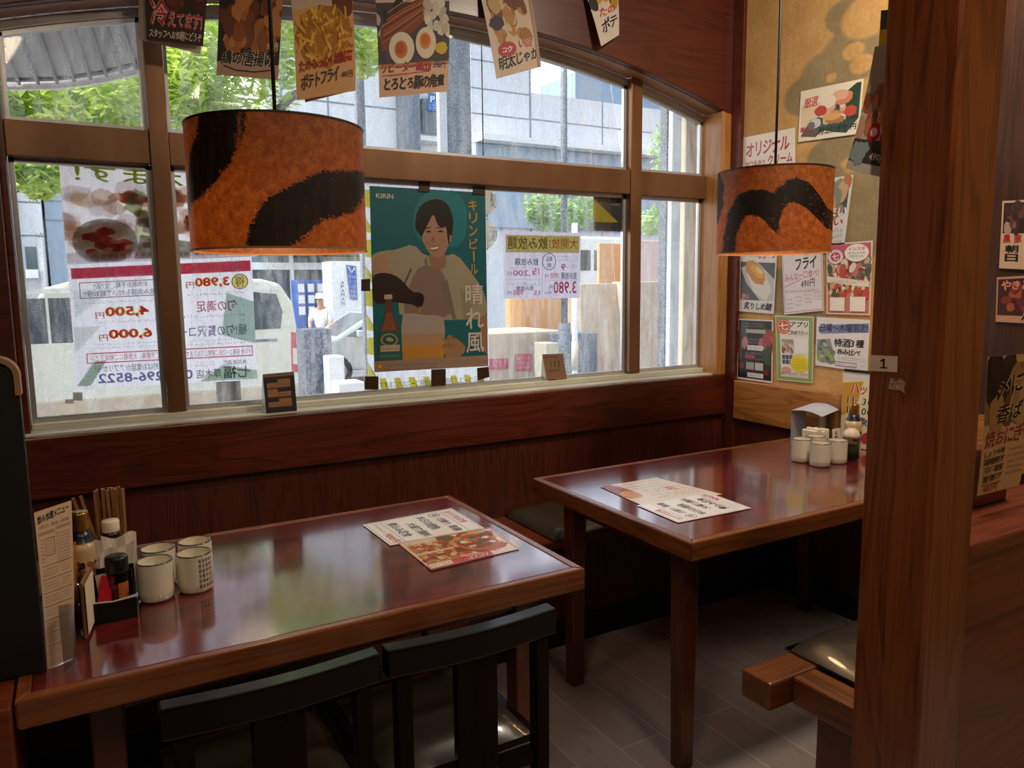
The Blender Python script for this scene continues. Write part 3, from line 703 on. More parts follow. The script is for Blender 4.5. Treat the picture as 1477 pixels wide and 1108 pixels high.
# ================================================================ THINGS ON THE TABLES
ZT = .7003
FISH = '鮪鰹鯛鮭鱈鯖鰯鮎鯉鰻鱒鮫鰤鱸鯵鮃鰈鮒鱚鰆鱧鯨鮑鰊'
def make_cup(name, loc, label, group, ang):
    r, h = .0345, .081; mb = MB(); cream = srgb('#e6dcc8'); rimc = srgb('#3a3530')
    mb.lathe([(0, 0), (r-.005, 0), (r-.0005, .005), (r, .02), (r+.0005, h-.002)], col=cream, n=40)
    mb.lathe([(r+.0005, h-.002), (r, h), (r-.002, h+.0004), (r-.0032, h-.001)], col=rimc, n=40)
    mb.lathe([(r-.0032, h-.001), (r-.004, .012), (0, .008)], col=cream, n=40)
    ink = srgb('#1b1412'); k = 0
    for col in range(5):
        for row in range(6):
            v, f = glyph(FISH[k % len(FISH)], .05); k += 1
            vs = []
            for p in v:
                a = ang+(col*.215+p[0]*.17)-.5; z = .011+(5-row)*.0108+p[1]*.0094; vs.append(((r+.0006)*math.cos(a), (r+.0006)*math.sin(a), z))
            mb.add(vs, f, col=ink)
    o = mb.build(name, 'ceramic', None, origin=(0, 0, 0), colattr=True, fixn=False); o.location = loc
    return tag(o, label, 'cup', group)
def cup_copy(src, loc, label, group, rz):
    c = src.copy(); COL.objects.link(c); c.location = loc; c.rotation_euler = (0, 0, rz); c['label'] = label; c['group'] = group; return c
GA, GB = 'teacups on the nearer table', 'teacups on the table by the ochre wall'
cup0 = make_cup('teacup', (.105, 1.668, ZT), 'cream teacup with plain side showing, front of four beside the black tray', GA, R(150))
cup_copy(cup0, (.181, 1.676, ZT), 'cream teacup with block of black fish characters facing out, front of four', GA, R(155))
cup_copy(cup0, (.118, 1.748, ZT), 'cream teacup behind the plain sided cup, next to the napkins', GA, R(40))
cup_copy(cup0, (.193, 1.756, ZT), 'cream teacup behind the cup with black characters', GA, R(100))
cup_copy(cup0, (2.205, 1.792, ZT), 'cream teacup nearest the folded menu, black lettering at its edge', GB, R(170))
cup_copy(cup0, (2.202, 1.712, ZT), 'cream teacup standing foremost of four by the ochre wall', GB, R(215))
cup_copy(cup0, (2.290, 1.712, ZT), 'cream teacup nearest the pillar, lettering on its side', GB, R(175))
cup_copy(cup0, (2.288, 1.800, ZT), 'cream teacup mostly hidden behind the other three by the ochre wall', GB, R(20))

# sauce bottle with gold cap
def sauce(loc, label):
    t = empty('sauce_bottle', loc, label, 'bottle', 'sauce bottles with gold caps')
    MB().lathe([(0, 0), (.027, 0), (.029, .006), (.029, .115), (.026, .130), (.018, .142), (.0165, .150), (0, .150)]).build('bottle_body', 'sauce_print', t, local=True, colattr=True)
    MB().lathe([(.0295, .045), (.0296, .046), (.0296, .112), (.0268, .1285), (.0266, .1285)], col=srgb('#e3d3b8')).build('paper_label', 'sauce_print', t, local=True, colattr=True)
    lb = MB(); rn = random.Random(2)
    for k in range(26):
        a = rn.uniform(-2.6, -.6); z = rn.uniform(.052, .09); q = rn.uniform(.003, .006); n = 9
        lb.add([(.0301*math.cos(a+q/.03*math.cos(i*6.283/n)), .0301*math.sin(a+q/.03*math.cos(i*6.283/n)), z+q*math.sin(i*6.283/n)) for i in range(n)], [tuple(range(n))], col=srgb(rn.choice(['#7a4a3c', '#5c2f2a', '#a87a58'])))
    lb.build('label_picture', 'sauce_print', t, local=True, colattr=True, fixn=False)
    MB().lathe([(.0270, .1285), (.0205, .1405), (.0185, .151), (.0165, .151), (.0165, .1405)], col=srgb('#20264e')).build('neck_band', 'sauce_print', t, local=True, colattr=True)
    MB().lathe([(0, .151), (.0175, .151), (.0178, .153), (.0178, .186), (.0165, .189), (0, .1885)]).build('gold_cap', 'gold', t, local=True)
    return t
w = N('bottle_print'); b = w.bsdf(Roughness=.3); a = w.n('VertexColor', layer_name='Col'); w.l(w.mix(1, a.outputs[0], '#d8c8b0', 'MULTIPLY'), b.inputs['Base Color']); M['sauce_print'] = w.m
p = at_z(124, 868, ZT); sauce((p.x, p.y, ZT), 'dark sauce bottle with gold cap and blue neck between menu sheet and chopsticks')
sauce((2.44, 1.76, ZT), 'sauce bottle with gold cap before the yellow happy hour sign')

# chopsticks in their box
cx, cy = at_z(166, 846, ZT).xy
hold = MB(); x0, x1, y0, y1, t_ = cx-.031, cx+.031, cy+.005, cy+.055, .003
for a in ((x0, x1, y0, y0+t_), (x0, x1, y1-t_, y1), (x0, x0+t_, y0+t_, y1-t_), (x1-t_, x1, y0+t_, y1-t_)): hold.box(*a, ZT+.003, ZT+.10)
hold.box(x0, x1, y0, y1, ZT, ZT+.003)
tag(hold.build('chopstick_box', 'black_plastic'), 'black chopstick box behind the napkins on the nearer table', 'box')
ck = MB().box(-.0034, .0034, -.0024, .0024, 0, .205).build('chopstick', 'chopstick', None, origin=(0, 0, 0), bevel=.0006)
tag(ck, 'brown wooden chopstick standing in the upright bundle behind the napkins', 'chopstick', 'upright brown chopsticks')
rn = random.Random(4); first = True
for k in range(13):
    o = ck if first else ck.copy()
    if not first: COL.objects.link(o)
    first = False
    o.location = (cx-.022+.0039*k, cy+.018+(k % 3)*.011, ZT+.0035); o.rotation_euler = (rn.uniform(-.03, .03), rn.uniform(-.02, .02)+.01, rn.uniform(-.5, .5))
for k, (dx, lab) in enumerate(((0, 'brown chopstick leaning away from the bundle, outer of two'), (.008, 'brown chopstick leaning away from the bundle, inner of two'))):
    o = ck.copy(); COL.objects.link(o); o['label'] = lab; o['group'] = 'leaning chopsticks'; o.location = (cx-.018+dx, cy+.022, ZT+.0035); o.rotation_euler = (0, -.235+.03*k, .3)
# bottle with a white cap
t = empty('soy_bottle', (cx, cy-.022, ZT), 'white capped bottle standing between napkins and chopsticks', 'bottle')
MB().lathe([(0, 0), (.020, 0), (.021, .004), (.021, .11), (.016, .122), (.016, .128), (0, .128)]).build('bottle_body', plain('soy_glass', '#2a130c', .2), t, local=True)
MB().lathe([(0, .1285), (.0165, .1285), (.0172, .131), (.0172, .150), (.0155, .153), (0, .153)]).build('white_cap', 'white_plastic', t, local=True)
# napkins in a smoked stand
nx, ny_ = at_z(170, 868, ZT).xy
hs = MB()
for yy in (0, .032): hs.box(nx-.034, nx+.034, ny_+yy, ny_+yy+.002, ZT, ZT+.075)
hs.box(nx-.034, nx+.034, ny_+.002, ny_+.032, ZT, ZT+.002)
w = N('smoked_acrylic'); a = w.n('BsdfTransparent'); a.inputs[0].default_value = c4('#5a463a'); g = w.n('BsdfGlossy'); g.inputs['Roughness'].default_value = .08; mx = w.n('MixShader'); mx.inputs[0].default_value = .12
w.l(a.outputs[0], mx.inputs[1]); w.l(g.outputs[0], mx.inputs[2]); w.l(mx.outputs[0], w.out.inputs[0]); M['smoked'] = w.m
tag(hs.build('napkin_stand', 'smoked'), 'smoked clear napkin stand behind the shaker with black cap', 'stand')
w = N('thin_napkin'); b = w.n('BsdfPrincipled'); b.inputs['Base Color'].default_value = c4('#efe4d8'); b.inputs['Roughness'].default_value = .8
tr = w.n('BsdfTransparent'); mx = w.n('MixShader'); mx.inputs[0].default_value = .22; w.l(b.outputs[0], mx.inputs[1]); w.l(tr.outputs[0], mx.inputs[2]); w.l(mx.outputs[0], w.out.inputs[0]); M['napkin'] = w.m
for k, (dx, yy, h, lean) in enumerate(((-.004, .008, .118, .012), (.004, .017, .124, -.006), (.008, .026, .130, .004))):
    vs = []; fs = []; n = 8
    for i in range(n+1):
        x = nx+dx-.032+.064*i/n; z = h-.018*(1-i/n)**2*(k == 0)+.006*math.sin(i*.9+k)
        wv = .0025*math.sin(i*1.3+k*2); vs += [(x, ny_+yy, ZT+.003), (x+lean, ny_+yy+wv, ZT+z), (x+lean, ny_+yy+wv+.0006, ZT+z), (x, ny_+yy+.0006, ZT+.003)]
    for i in range(n):
        a = 4*i
        for q in range(4): fs.append((a+q, a+(q+1) % 4, a+4+(q+1) % 4, a+4+q))
    fs += [(0, 1, 2, 3), (4*n+3, 4*n+2, 4*n+1, 4*n)]
    tag(MB().add(vs, fs).build('napkin', 'napkin'), ('white paper napkin foremost in the smoked stand', 'white paper napkin between two others in the smoked stand', 'white paper napkin rearmost in the smoked stand')[k], 'napkin', 'napkins in the smoked stand')
# black condiment tray with a clear front strip
tx0, tx1, ty0, ty1 = -.020, .064, 1.590, 1.672
tr_ = empty('condiment_tray', ((tx0+tx1)/2, (ty0+ty1)/2, ZT), 'black condiment tray beside the front teacups, holding shaker and sachets', 'tray')
mb = MB().box(tx0, tx1, ty0, ty1, ZT, ZT+.004).box(tx0, tx1, ty0, ty0+.003, ZT+.004, ZT+.040).box(tx0, tx1, ty1-.003, ty1, ZT+.004, ZT+.07)
for xx in (tx0, tx1-.003): mb.prism([(ty0+.003, ZT+.004), (ty1-.003, ZT+.004), (ty1-.003, ZT+.07), (ty0+.003, ZT+.040)], xx, xx+.003, 'X')
mb.build('tray_body', 'black_plastic', tr_)
MB().prism([(tx0, ZT+.042), (tx0+.02, ZT+.0405), (tx0+.045, ZT+.038), (tx1, ZT+.041), (tx1+.001, ZT+.046), (tx0+.045, ZT+.040), (tx0+.02, ZT+.043), (tx0, ZT+.0445)], ty0-.002, ty0-.0005, 'Y').build('clear_edge', 'clear_tape', tr_)
sx, sy = (tx0+tx1)/2+.014, ty0+.047
t = empty('seasoning_shaker', (sx, sy, ZT+.0045), 'clear seasoning shaker with black cap standing in the black tray', 'shaker')
MB().lathe([(0, 0), (.019, 0), (.0195, .003), (.0195, .072), (.018, .076), (0, .076)]).build('glass_jar', 'clear_bottle', t, local=True)
MB().lathe([(0, .003), (.0175, .003), (.0175, .045), (0, .045)]).build('red_pepper_filling', plain('chilli_powder', '#7a3a1c', .8), t, local=True)
MB().lathe([(0, .0765), (.0205, .0765), (.021, .079), (.021, .105), (.0195, .108), (0, .107)]).build('black_cap', 'black_plastic', t, local=True)
lb = MB(); lb.add([(.0199*math.cos(a), .0199*math.sin(a), z) for z in (.022, .058) for a in [-1.6+.14*i for i in range(9)]], [(i, i+1, i+10, i+9) for i in range(8)]); lb.build('orange_label', plain('orange_label', '#b5602c', .5), t, local=True, fixn=False)
sx -= .032
for k, (dx, c, lab) in enumerate(((0, '#c11a2c', 'red sachet leaning against the shaker in the black tray'), (.011, '#d9b49a', 'pale sachet with red print behind the red sachet'))):
    m = Matrix.Translation((sx+dx, ty0+.024+.010*k, ZT+.006)) @ Matrix.Rotation(.22-.3*k, 4, 'Y') @ Matrix.Rotation(-.25, 4, 'X')
    tag(MB().box(-.012, .012, -.002, .002, 0, .075, mat=m).build('sachet', plain('sachet_%s' % ('red', 'pale')[k], c, .4), bevel=.0008), lab, 'sachet', 'sachets in the tray')
jx, jy = at_z(127, 880, ZT).xy
t = empty('toothpick_jar', (jx-.022, jy+.016, ZT), 'small smoked toothpick jar between sauce bottle and black tray', 'jar')
MB().lathe([(0, 0), (.016, 0), (.016, .06), (0, .06)]).build('jar_body', 'smoked', t, local=True); MB().lathe([(0, .0605), (.0165, .0605), (.0165, .082), (0, .084)]).build('jar_lid', 'clear_bottle', t, local=True)
# amber plaque and framed card beside the menu sheet
a, b = at_z(113, 916, ZT), at_z(125, 928, ZT)
def upright(name, mat, p0, p1, h, t_=.003, **kw):
    p0, p1 = Vector(p0), Vector(p1); u = Vector((0, 0, h)); return MB().quad(p0, p1, p1+u, p0+u, t_).build(name, mat, **kw)
t = empty('framed_card', ((a.x+b.x)/2, (a.y+b.y)/2, ZT), 'narrow framed card standing edge on beside the black tray', 'card')
upright('frame', 'tan', (-.0235, 1.532, ZT), (-.009, 1.612, ZT), .105, .004, parent=t); upright('paper', 'cream_paper', (-.0195, 1.534, ZT+.006), (-.0055, 1.612, ZT+.006), .094, .001, parent=t)
tag(upright('plaque', 'plaque', (-.047, 1.60, ZT), (-.030, 1.70, ZT), .135, .005), 'amber wooden plaque standing behind the tall menu sheet', 'plaque')

# ---------------------------------------------------------------- on the table by the end wall
t = empty('napkin_holder', (2.43, 1.93, ZT), 'folded blue grey menu draped over a stand, beside white napkins', 'stand')
fp, tp = at_y(1144, 592, 2.0), at_y(1186, 601, 1.86)
zt = .793; A_, B_, C_, D_ = Vector((2.40, 2.02, zt-.008)), Vector((2.55, 2.05, zt+.012)), Vector((2.545, 1.88, zt+.004)), Vector((2.43, 1.86, zt))
zt0 = at_y(1141, 592, 2.00); A_ = Vector(zt0); B_ = at_y(1174, 581, 2.06); C_ = at_y(1210, 591, 1.92); D_ = at_y(1186, 601, 1.86)
mb = MB(); n = 10; vs = []
for i in range(n+1):
    k = i/n; h = .012*math.sin(math.pi*k)
    for e0, e1 in ((A_, B_), (D_, C_)):
        pass
cols = []
for i in range(n+1):
    k = i/n; l = A_.lerp(D_, k); r_ = B_.lerp(C_, k); up = Vector((0, 0, .010*math.sin(math.pi*min(1, k*1.0)))); cols += [l+up, r_+up, r_+up-Vector((0, 0, .0012)), l+up-Vector((0, 0, .0012))]
fs = []
for i in range(n):
    q = 4*i
    for e in range(4): fs.append((q+e, q+(e+1) % 4, q+4+(e+1) % 4, q+4+e))
fs += [(0, 1, 2, 3), (4*n+3, 4*n+2, 4*n+1, 4*n)]
pap = plain('blue_grey_paper', '#b8bcd0', .6)
mb.add(cols, fs).build('draped_menu', pap, t)
Lb = Vector((A_.x+.004, A_.y, ZT)); Lc = Vector((A_.x+.052, A_.y-.03, ZT))
MB().quad(Lb, Lc, Vector((Lc.x, Lc.y, A_.z-.004)), Vector((Lb.x, Lb.y, A_.z-.003)), .003).build('stand_side', plain('grey_acrylic', '#8d8c9a', .3), t)
MB().quad(Vector((D_.x+.0, D_.y+.01, ZT)), Vector((C_.x-.01, C_.y+.01, ZT)), Vector((C_.x-.01, C_.y+.01, C_.z-.004)), Vector((D_.x, D_.y+.01, D_.z-.004)), .003).build('stand_front', 'clear', t)
for k in range(4):
    x = 2.335+.022*k; h = .085+.006*math.sin(k*2.1)
    tag(MB().box(x, x+.016, 1.842, 1.90, ZT, ZT+h).build('napkin', 'white_plastic' if False else 'cream_paper', bevel=.003), 'white folded napkin standing behind the teacups by the ochre wall', 'napkin', 'folded napkins by the ochre wall')
t = empty('salt_jar', (2.37, 1.715, ZT), 'clear jar with pink white domed lid beside the teacups, in front of the sauce bottle', 'jar')
MB().lathe([(0, 0), (.027, 0), (.028, .003), (.028, .078), (.026, .081), (0, .081)]).build('glass_body', 'clear_bottle', t, local=True)
MB().lathe([(0, .003), (.026, .003), (.026, .05), (0, .052)]).build('green_filling', plain('herb_filling', '#4d5a48', .8), t, local=True)
MB().lathe([(0, .0815), (.0285, .0815), (.0285, .089), (.024, .103), (.012, .112), (0, .114)]).build('domed_lid', plain('pink_lid', '#d9c0b4', .4), t, local=True)
t = empty('tissue_box', (2.395, 1.60, ZT), 'cream box with upright tissue at the edge of the pillar', 'box')
box('carton', 2.36, 2.43, 1.57, 1.635, ZT, ZT+.055, 'cream_paper', t); MB().prism([(2.372, ZT+.0555), (2.42, ZT+.0555), (2.412, ZT+.10), (2.395, ZT+.115), (2.378, ZT+.098)], 1.60, 1.604, 'Y').build('tissue', 'cream_paper', t)
# ================================================================ PRINTED SHEETS
RED, INK, WHT, YEL = '#c81e2e', '#15110f', '#f7f3ea', '#f2c230'
FL = 'hand lettered food flyers hanging under the arch'
def hung(sh, name, tl, tr, br, bl, y0, y1, label, group=FL, mat='flyer_print', curl=.012, cuts=(1, 8), side=0, cat='flyer'):
    cs = [at_y(*tl, y0), at_y(*tr, y0), at_y(*br, y1), at_y(*bl, y1)]
    def bend(u, v, n): return n*(curl*math.sin(v*3.0)*.5+side*(u*u))
    return sh.build(name, cs, mat, label, cat, group, bend=bend, cuts=cuts if not side else (8, 8))
# 1 chilled
s = Sheet('#3a2018'); s.blobs(.1, .0, .9, .55, ['#5a2c1c', '#7a3520', '#4a221a', '#8a4a30'], 26, .06, .15, 11)
s.ell(.5, .2, .3, .2, '#a8342a', jag=.1).ell(.45, .16, .18, .10, '#d08a70', jag=.1)
s.text('冷', .07, .50, .38, .83, RED, .03, halo='#f2dfc8', hw=.05); s.text('えてます!', .36, .63, .96, .83, RED, .03, rise=-.02, halo='#f2dfc8', hw=.05)
s.text('スタッフへお気軽にどうぞ', .05, .855, .96, .965, '#f2e6d4', .025)
hung(s, 'food_flyer', (207, -62), (303, -58), (293, 66), (211, 58), 2.53, 2.49, 'dark brown hanging flyer with red brush letters over white script', side=-.006)
s = Sheet('#d9c3ae'); hung(s, 'food_flyer', (199, -60), (297, -50), (289, 78), (200, 57), 2.537, 2.512, 'pale blank sheet hanging behind the dark brown flyer with red letters')
# 2 fried chicken
s = Sheet('#2a1712', '#cdb8a4'); s.blobs(.05, .02, .98, .70, ['#9a5420', '#b56a2c', '#8a4418', '#c98444', '#a35c28', '#6e3714'], 60, .07, .15, 5)
s.rect(0, .86, 1, 1, '#c79f82'); s.text('鶏の唐揚げ', .06, .72, .93, .90, INK, .05, halo='#e8d2bc', hw=.06); s.text('590円', .78, .64, .97, .71, '#efe0d0', .02)
s.stroke([(.1, .90), (.3, .94), (.6, .945), (.92, .91)], .018, INK, 1.3)
hung(s, 'food_flyer', (317, -28), (408, -26), (401, 115), (312, 108), 2.53, 2.50, 'hanging flyer with heaped brown fried chicken')
# 3 chips
s = Sheet('#e2ad72', '#d5b596'); s.rect(0, 0, 1, .18, '#d8c0a8'); s.ell(.85, .10, .2, .2, '#7a3c28'); s.ell(.5, .45, .47, .30, '#b57a1c', 26, jag=.06)
rr = random.Random(8)
for i in range(90):
    a = rr.uniform(-.9, .9); x, y = rr.uniform(.1, .9), rr.uniform(.18, .68); L = rr.uniform(.12, .24); dx, dy = L*math.sin(a*2+1), L*.6*math.cos(a*2+1)
    s.stroke([(x-dx/2, y-dy/2), (x+dx/2, y+dy/2)], rr.uniform(.03, .05), rr.choice(['#d89a24', '#e8b23a', '#c98614', '#f0c24c', '#b87410']), 1.35)
s.scrib(.1, .02, .5, .12, 1, RED, seed=2)
s.text('たのもっか?相談菜', .06, .655, .96, .77, '#b0141c', .04, rise=.06); s.text('ポテトフライ', .08, .79, .72, .93, INK, .05, rise=.08, halo='#e6bd90', hw=.03); s.text('490円', .76, .80, .95, .87, INK, .02)
hung(s, 'food_flyer', (419, -14), (507, -18), (513, 131), (428, 145), 2.53, 2.48, 'hanging flyer with a heap of yellow potato chips', curl=.02)
s = Sheet('#dcae80'); hung(s, 'food_flyer', (426, -14), (508, -18), (512, 130), (440, 148), 2.538, 2.50, 'blank sheet peeping out behind the potato chip flyer')
# 4 braised pork
s = Sheet('#e0b89a', '#dcc0a8'); s.rect(0, 0, 1, .12, '#d8c4b4'); s.rect(0, .12, 1, .70, '#4a3a44')
s.blobs(.0, .12, .3, .6, ['#2c2430', '#5a4a5a', '#c8b8b0'], 10, .05, .1, 2)
s.poly([(.03, .48), (.05, .36), (.3, .2), (.62, .08), (.72, .1), (.66, .3), (.45, .42), (.2, .56), (.06, .58)], '#8a4420')
for k in range(9): s.stroke([(.06+.01*k, .50-.035*k), (.35, .38-.032*k), (.66, .22-.02*k)], .014, ('#b5683a', '#6a2e14', '#c98450')[k % 3], 1.35)
s.blobs(.68, .12, .98, .46, ['#d9cfc0', '#e8dfd0', '#c8bcab'], 40, .03, .07, 6)
s.ell(.32, .56, .175, .155, '#efe0c8', 28, .1).ell(.31, .57, .09, .085, '#d9741c', 22).ell(.30, .56, .06, .055, '#b5560e', 18)
s.ell(.66, .52, .145, .15, '#eddcc2', 28, -.2).ell(.65, .50, .08, .08, '#e08a24', 22).ell(.65, .49, .055, .05, '#d06a14', 18)
s.ell(.88, .58, .09, .06, '#d8b41c', jag=.1); s.rect(0, .70, 1, .73, '#b98a6c')
s.text('リピーター続出!', .04, .675, .74, .79, '#b8101c', .05); s.text('590円', .77, .69, .95, .77, INK, .02); s.stroke([(.05, .805), (.72, .79)], .008, RED, 1.35)
s.text('とろとろ豚の角煮', .07, .82, .94, .95, INK, .05); s.scrib(.12, .80, .45, .82, 1, INK); s.text('大人気', .1, .0, .5, .09, RED, .04); s.scrib(.55, .01, .95, .09, 1, RED, seed=4)
hung(s, 'food_flyer', (541, -14), (648, -16), (646, 132), (547, 141), 2.53, 2.50, 'hanging flyer with braised pork and two halved yolky eggs')
# 5 cod roe
s = Sheet('#d6bfae', '#cdb8a8'); s.rect(0, 0, .1, 1, '#dccabc'); s.blobs(.14, .0, .82, .66, ['#b98a54', '#c9a878', '#a87444', '#d8bf94', '#7a5244'], 46, .06, .14, 9); s.ell(.2, .42, .14, .08, '#4a3f52', jag=.1)
s.ell(.32, .72, .19, .085, '#b8414a', 24); s.text('コク', .21, .685, .43, .755, WHT, .03); s.text('い旨', .58, .62, .86, .74, '#b83038', .03, halo='#efe0d0')
s.text('明太じゃが', .10, .78, .99, .94, INK, .05, rise=.05, halo='#e4d4c6', hw=.04); s.rect(.93, 0, 1, 1, '#b09480')
hung(s, 'food_flyer', (690, -20), (765, -22), (782, 95), (716, 114), 2.538, 2.49, 'hanging flyer with cheesy potato dish, its edge folded over', side=-.01)
# 6 small curled
s = Sheet('#dccfc2', '#d0c0b0'); s.blobs(.1, 0, .9, .45, ['#c8a23a', '#3a2c2c', '#b9902c'], 12, .08, .16, 3); s.text('たの', .22, .46, .86, .60, RED, .04, rise=.1); s.text('ポテ', .20, .64, .92, .86, INK, .05, rise=.1)
hung(s, 'food_flyer', (838, -28), (893, -26), (896, 48), (867, 67), 2.538, 2.50, 'small curling flyer on the dark arch panel, farthest from the drum lamps', side=-.015)
# curled flyers taped to the back of the pillar
s = Sheet('#d8cfc8', '#c8beb8'); s.rect(0, 0, 1, .55, '#9a9482'); s.blobs(.0, .40, 1, .70, ['#b5623a', '#c98460', '#8a4a34', '#d8b098'], 26, .06, .13, 4); s.rect(0, .76, 1, .93, '#4a4448')
s.ell(.35, .70, .12, .07, RED, jag=.1).ell(.62, .74, .13, .06, RED, jag=.1).ell(.35, .70, .07, .035, '#efe0d8'); s.ell(.15, .86, .18, .09, '#9fb4bc', jag=.2); s.text('490円', .38, .84, .70, .91, WHT, .02, halo=INK, hw=.05)
hung(s, 'food_flyer', (1262, 68), (1322, 48), (1285, 262), (1219, 243), .955, .935, 'curled flyer with shrimp and blue patch sticking out behind the pillar', group='curled flyers behind the pillar', mat='print', side=.012)
s = Sheet('#c8beb8'); s.rect(0, .12, 1, .40, '#d6b23a'); s.rect(0, .40, 1, .60, '#4a4050'); s.rect(0, 0, 1, .12, '#3d5248'); s.text('90円', .1, .80, .7, .92, INK, .03)
hung(s, 'food_flyer', (1271, 15), (1325, 10), (1322, 262), (1244, 250), .975, .965, 'yellow and purple topped flyer curled behind the shrimp flyer', group='curled flyers behind the pillar', mat='print', side=.01)

# ---------------------------------------------------------------- on the ochre end wall
WP = 'menu posters on the ochre wall'
def on_wall(sh, tl, tr, br, bl, label, off=.005, mat='laminate', name='menu_poster', group=WP, cuts=0, bend=None):
    return sh.build(name, [at_x(*p, XR-off) for p in (tl, tr, br, bl)], mat, label, 'poster', group, cuts=cuts, bend=bend)
s = Sheet('#efe6d4'); s.rect(.03, .28, .97, .82, '#e8d0a8'); s.poly([(.3, .8), (.55, .35), (.9, .05), (.97, .05), (.97, .7), (.8, .95), (.6, .9)], '#2f4a38'); s.poly([(.04, .9), (.2, .6), (.4, .55), (.5, .75), (.3, .95)], '#3a5a40')
s.blobs(.35, .25, .8, .7, ['#f0d8c4', '#e0b090', '#d88a60'], 20, .05, .09, 5, 1.2)
for a in ((.72, .28, .14, .13, '#d98a6a'), (.66, .22, .13, .10, '#e6b49a'), (.47, .30, .13, .13, '#efe0d0'), (.36, .46, .10, .10, '#c0392e'), (.84, .55, .10, .10, '#c8482c'), (.6, .66, .16, .08, '#b5763a'), (.55, .60, .14, .07, '#d9a860'), (.28, .68, .10, .10, '#cfd4d8'), (.22, .72, .06, .08, '#5a6a78')): s.ell(*a, jag=.08)
s.text('厳選', .07, .16, .31, .36, RED, .03, rise=.1, halo=WHT); s.text('旨さに', .04, .72, .30, .82, RED, .04); s.text('びっくり', .06, .83, .34, .92, RED, .04); s.text('特上にぎり', .35, .76, .80, .92, INK, .04); s.text('1390', .80, .64, .95, .72, INK, .02); s.text('円', .86, .80, .95, .90, INK, .02)
on_wall(s, (1155, 132), (1246, 113), (1239, 193), (1151, 205), 'tilted sushi platter poster, topmost on the ochre wall')
s = Sheet('#efe4da'); s.text('オリジナル', .08, .12, .90, .40, '#b01838', .05, rise=.03); s.text('甘口手造り', .06, .46, .45, .60, '#b01838', .03); s.text('クリーム', .50, .40, .95, .60, '#b01838', .05); s.text('ガツンといく', .12, .64, .92, .90, INK, .05)
on_wall(s, (1070, 199), (1147, 184), (1147, 266), (1071, 276), 'white poster with crimson brush letters half hidden above the smaller lamp')
s = Sheet('#d9d9d6'); s.rect(.06, .06, .94, .5, '#4a4a46'); s.blobs(.1, .08, .9, .48, ['#8a8a80', '#5a5a52', '#b56a38', '#c9a27a'], 22, .08, .18, 7); s.text('うまい', .3, .40, .95, .54, WHT, .05, halo=INK); s.text('旨い', .4, .56, .9, .66, RED, .05); s.scrib(.3, .68, .92, .92, 3, INK)
on_wall(s, (1168, 262), (1231, 252), (1217, 360), (1160, 368), 'grey photo poster peeping out beside the smaller lamp shade')
s = Sheet('#e9e6e2'); s.rect(.03, .34, .97, .84, '#54585a'); s.poly([(.03, .42), (.5, .34), (.97, .55), (.97, .84), (.6, .84), (.2, .62)], '#c9cbcc'); s.poly([(.2, .5), (.7, .45), (.9, .7), (.75, .84), (.4, .72)], '#e9e4dc')
s.ell(.45, .47, .30, .13, '#d28a30', 22, .35, .08).ell(.5, .46, .2, .07, '#e8b04a', 18, .3, .1).ell(.55, .45, .1, .035, '#f4d890', 14, .3); s.text('自家製だから', .1, .04, .95, .16, RED, .04, halo=WHT); s.text('とろ〜り', .5, .17, .96, .29, RED, .05, halo=WHT); s.scrib(.08, .2, .48, .29, 1, INK)
s.text('旨い', .06, .75, .3, .84, RED, .05, halo=WHT); s.text('炙りしめ鯖', .14, .86, .95, .97, INK, .05)
on_wall(s, (1068, 340), (1122, 341), (1116, 453), (1066, 449), 'poster with golden grilled mackerel on a grey dish')
s = Sheet('#eee6ee'); s.text('ポテト', .2, .12, .85, .27, INK, .05, rise=.06); s.text('フライ', .34, .30, .86, .46, INK, .05, rise=.08); s.text('みんな一口食べ!', .06, .50, .9, .60, RED, .015, rise=.08); s.text('490円', .46, .58, .8, .69, INK, .02, rise=.06); s.stroke([(.05, .66), (.5, .56)], .012, RED, 1.7)
s.scrib(.06, .68, .92, .75, 1, INK)
for k in range(4): s.scrib(.06+.24*k, .79-.02*k, .24+.24*k, .95-.03*k, 3, INK, seed=k+3)
s.frame(.02, .02, .98, .98, .01, '#8a8488', .006)
on_wall(s, (1126, 338), (1186, 340), (1188, 448), (1131, 454), 'white handwritten poster of black and red brush script beside the mackerel')
s = Sheet('#e9d8d0'); s.rect(.03, .02, .97, .98, '#d07a72'); s.rect(.03, .02, .97, .26, '#c85a72'); s.blobs(.05, .24, .95, .55, ['#b5583c', '#d8b09a', '#4a5a3c', '#efe0d0', '#8a3428', '#c94a3a', '#6a6a52'], 60, .05, .11, 8, .8)
s.blobs(.05, .58, .95, .74, ['#c9442e', '#3f5a34', '#d8b080', '#5a3a2c', '#e8d8c0', '#d8a040'], 50, .04, .09, 9, .8); s.poly([(.03, .46), (.97, .54), (.97, .62), (.03, .55)], '#efe6dc'); s.scrib(.1, .505, .9, .58, 1, '#a83a3a', seed=6)
s.ell(.68, .15, .26, .12, WHT, 26); s.text('インスタ', .50, .07, .86, .12, '#b0304a', .04); s.text('オフィシャル', .50, .135, .86, .17, INK, .03); s.text('アカウント!', .52, .18, .84, .215, INK, .03)
s.ell(.22, .19, .17, .10, '#efdfe0', 26).ell(.22, .19, .11, .065, '#c03a52', 24); s.text('七', .14, .145, .30, .235, WHT, .06)
s.rect(.1, .76, .44, .95, '#f2ece6').rect(.56, .75, .9, .95, '#f2ece6')
on_wall(s, (1192, 352), (1259, 347), (1255, 455), (1192, 453), 'pink food collage poster with two blank white squares')
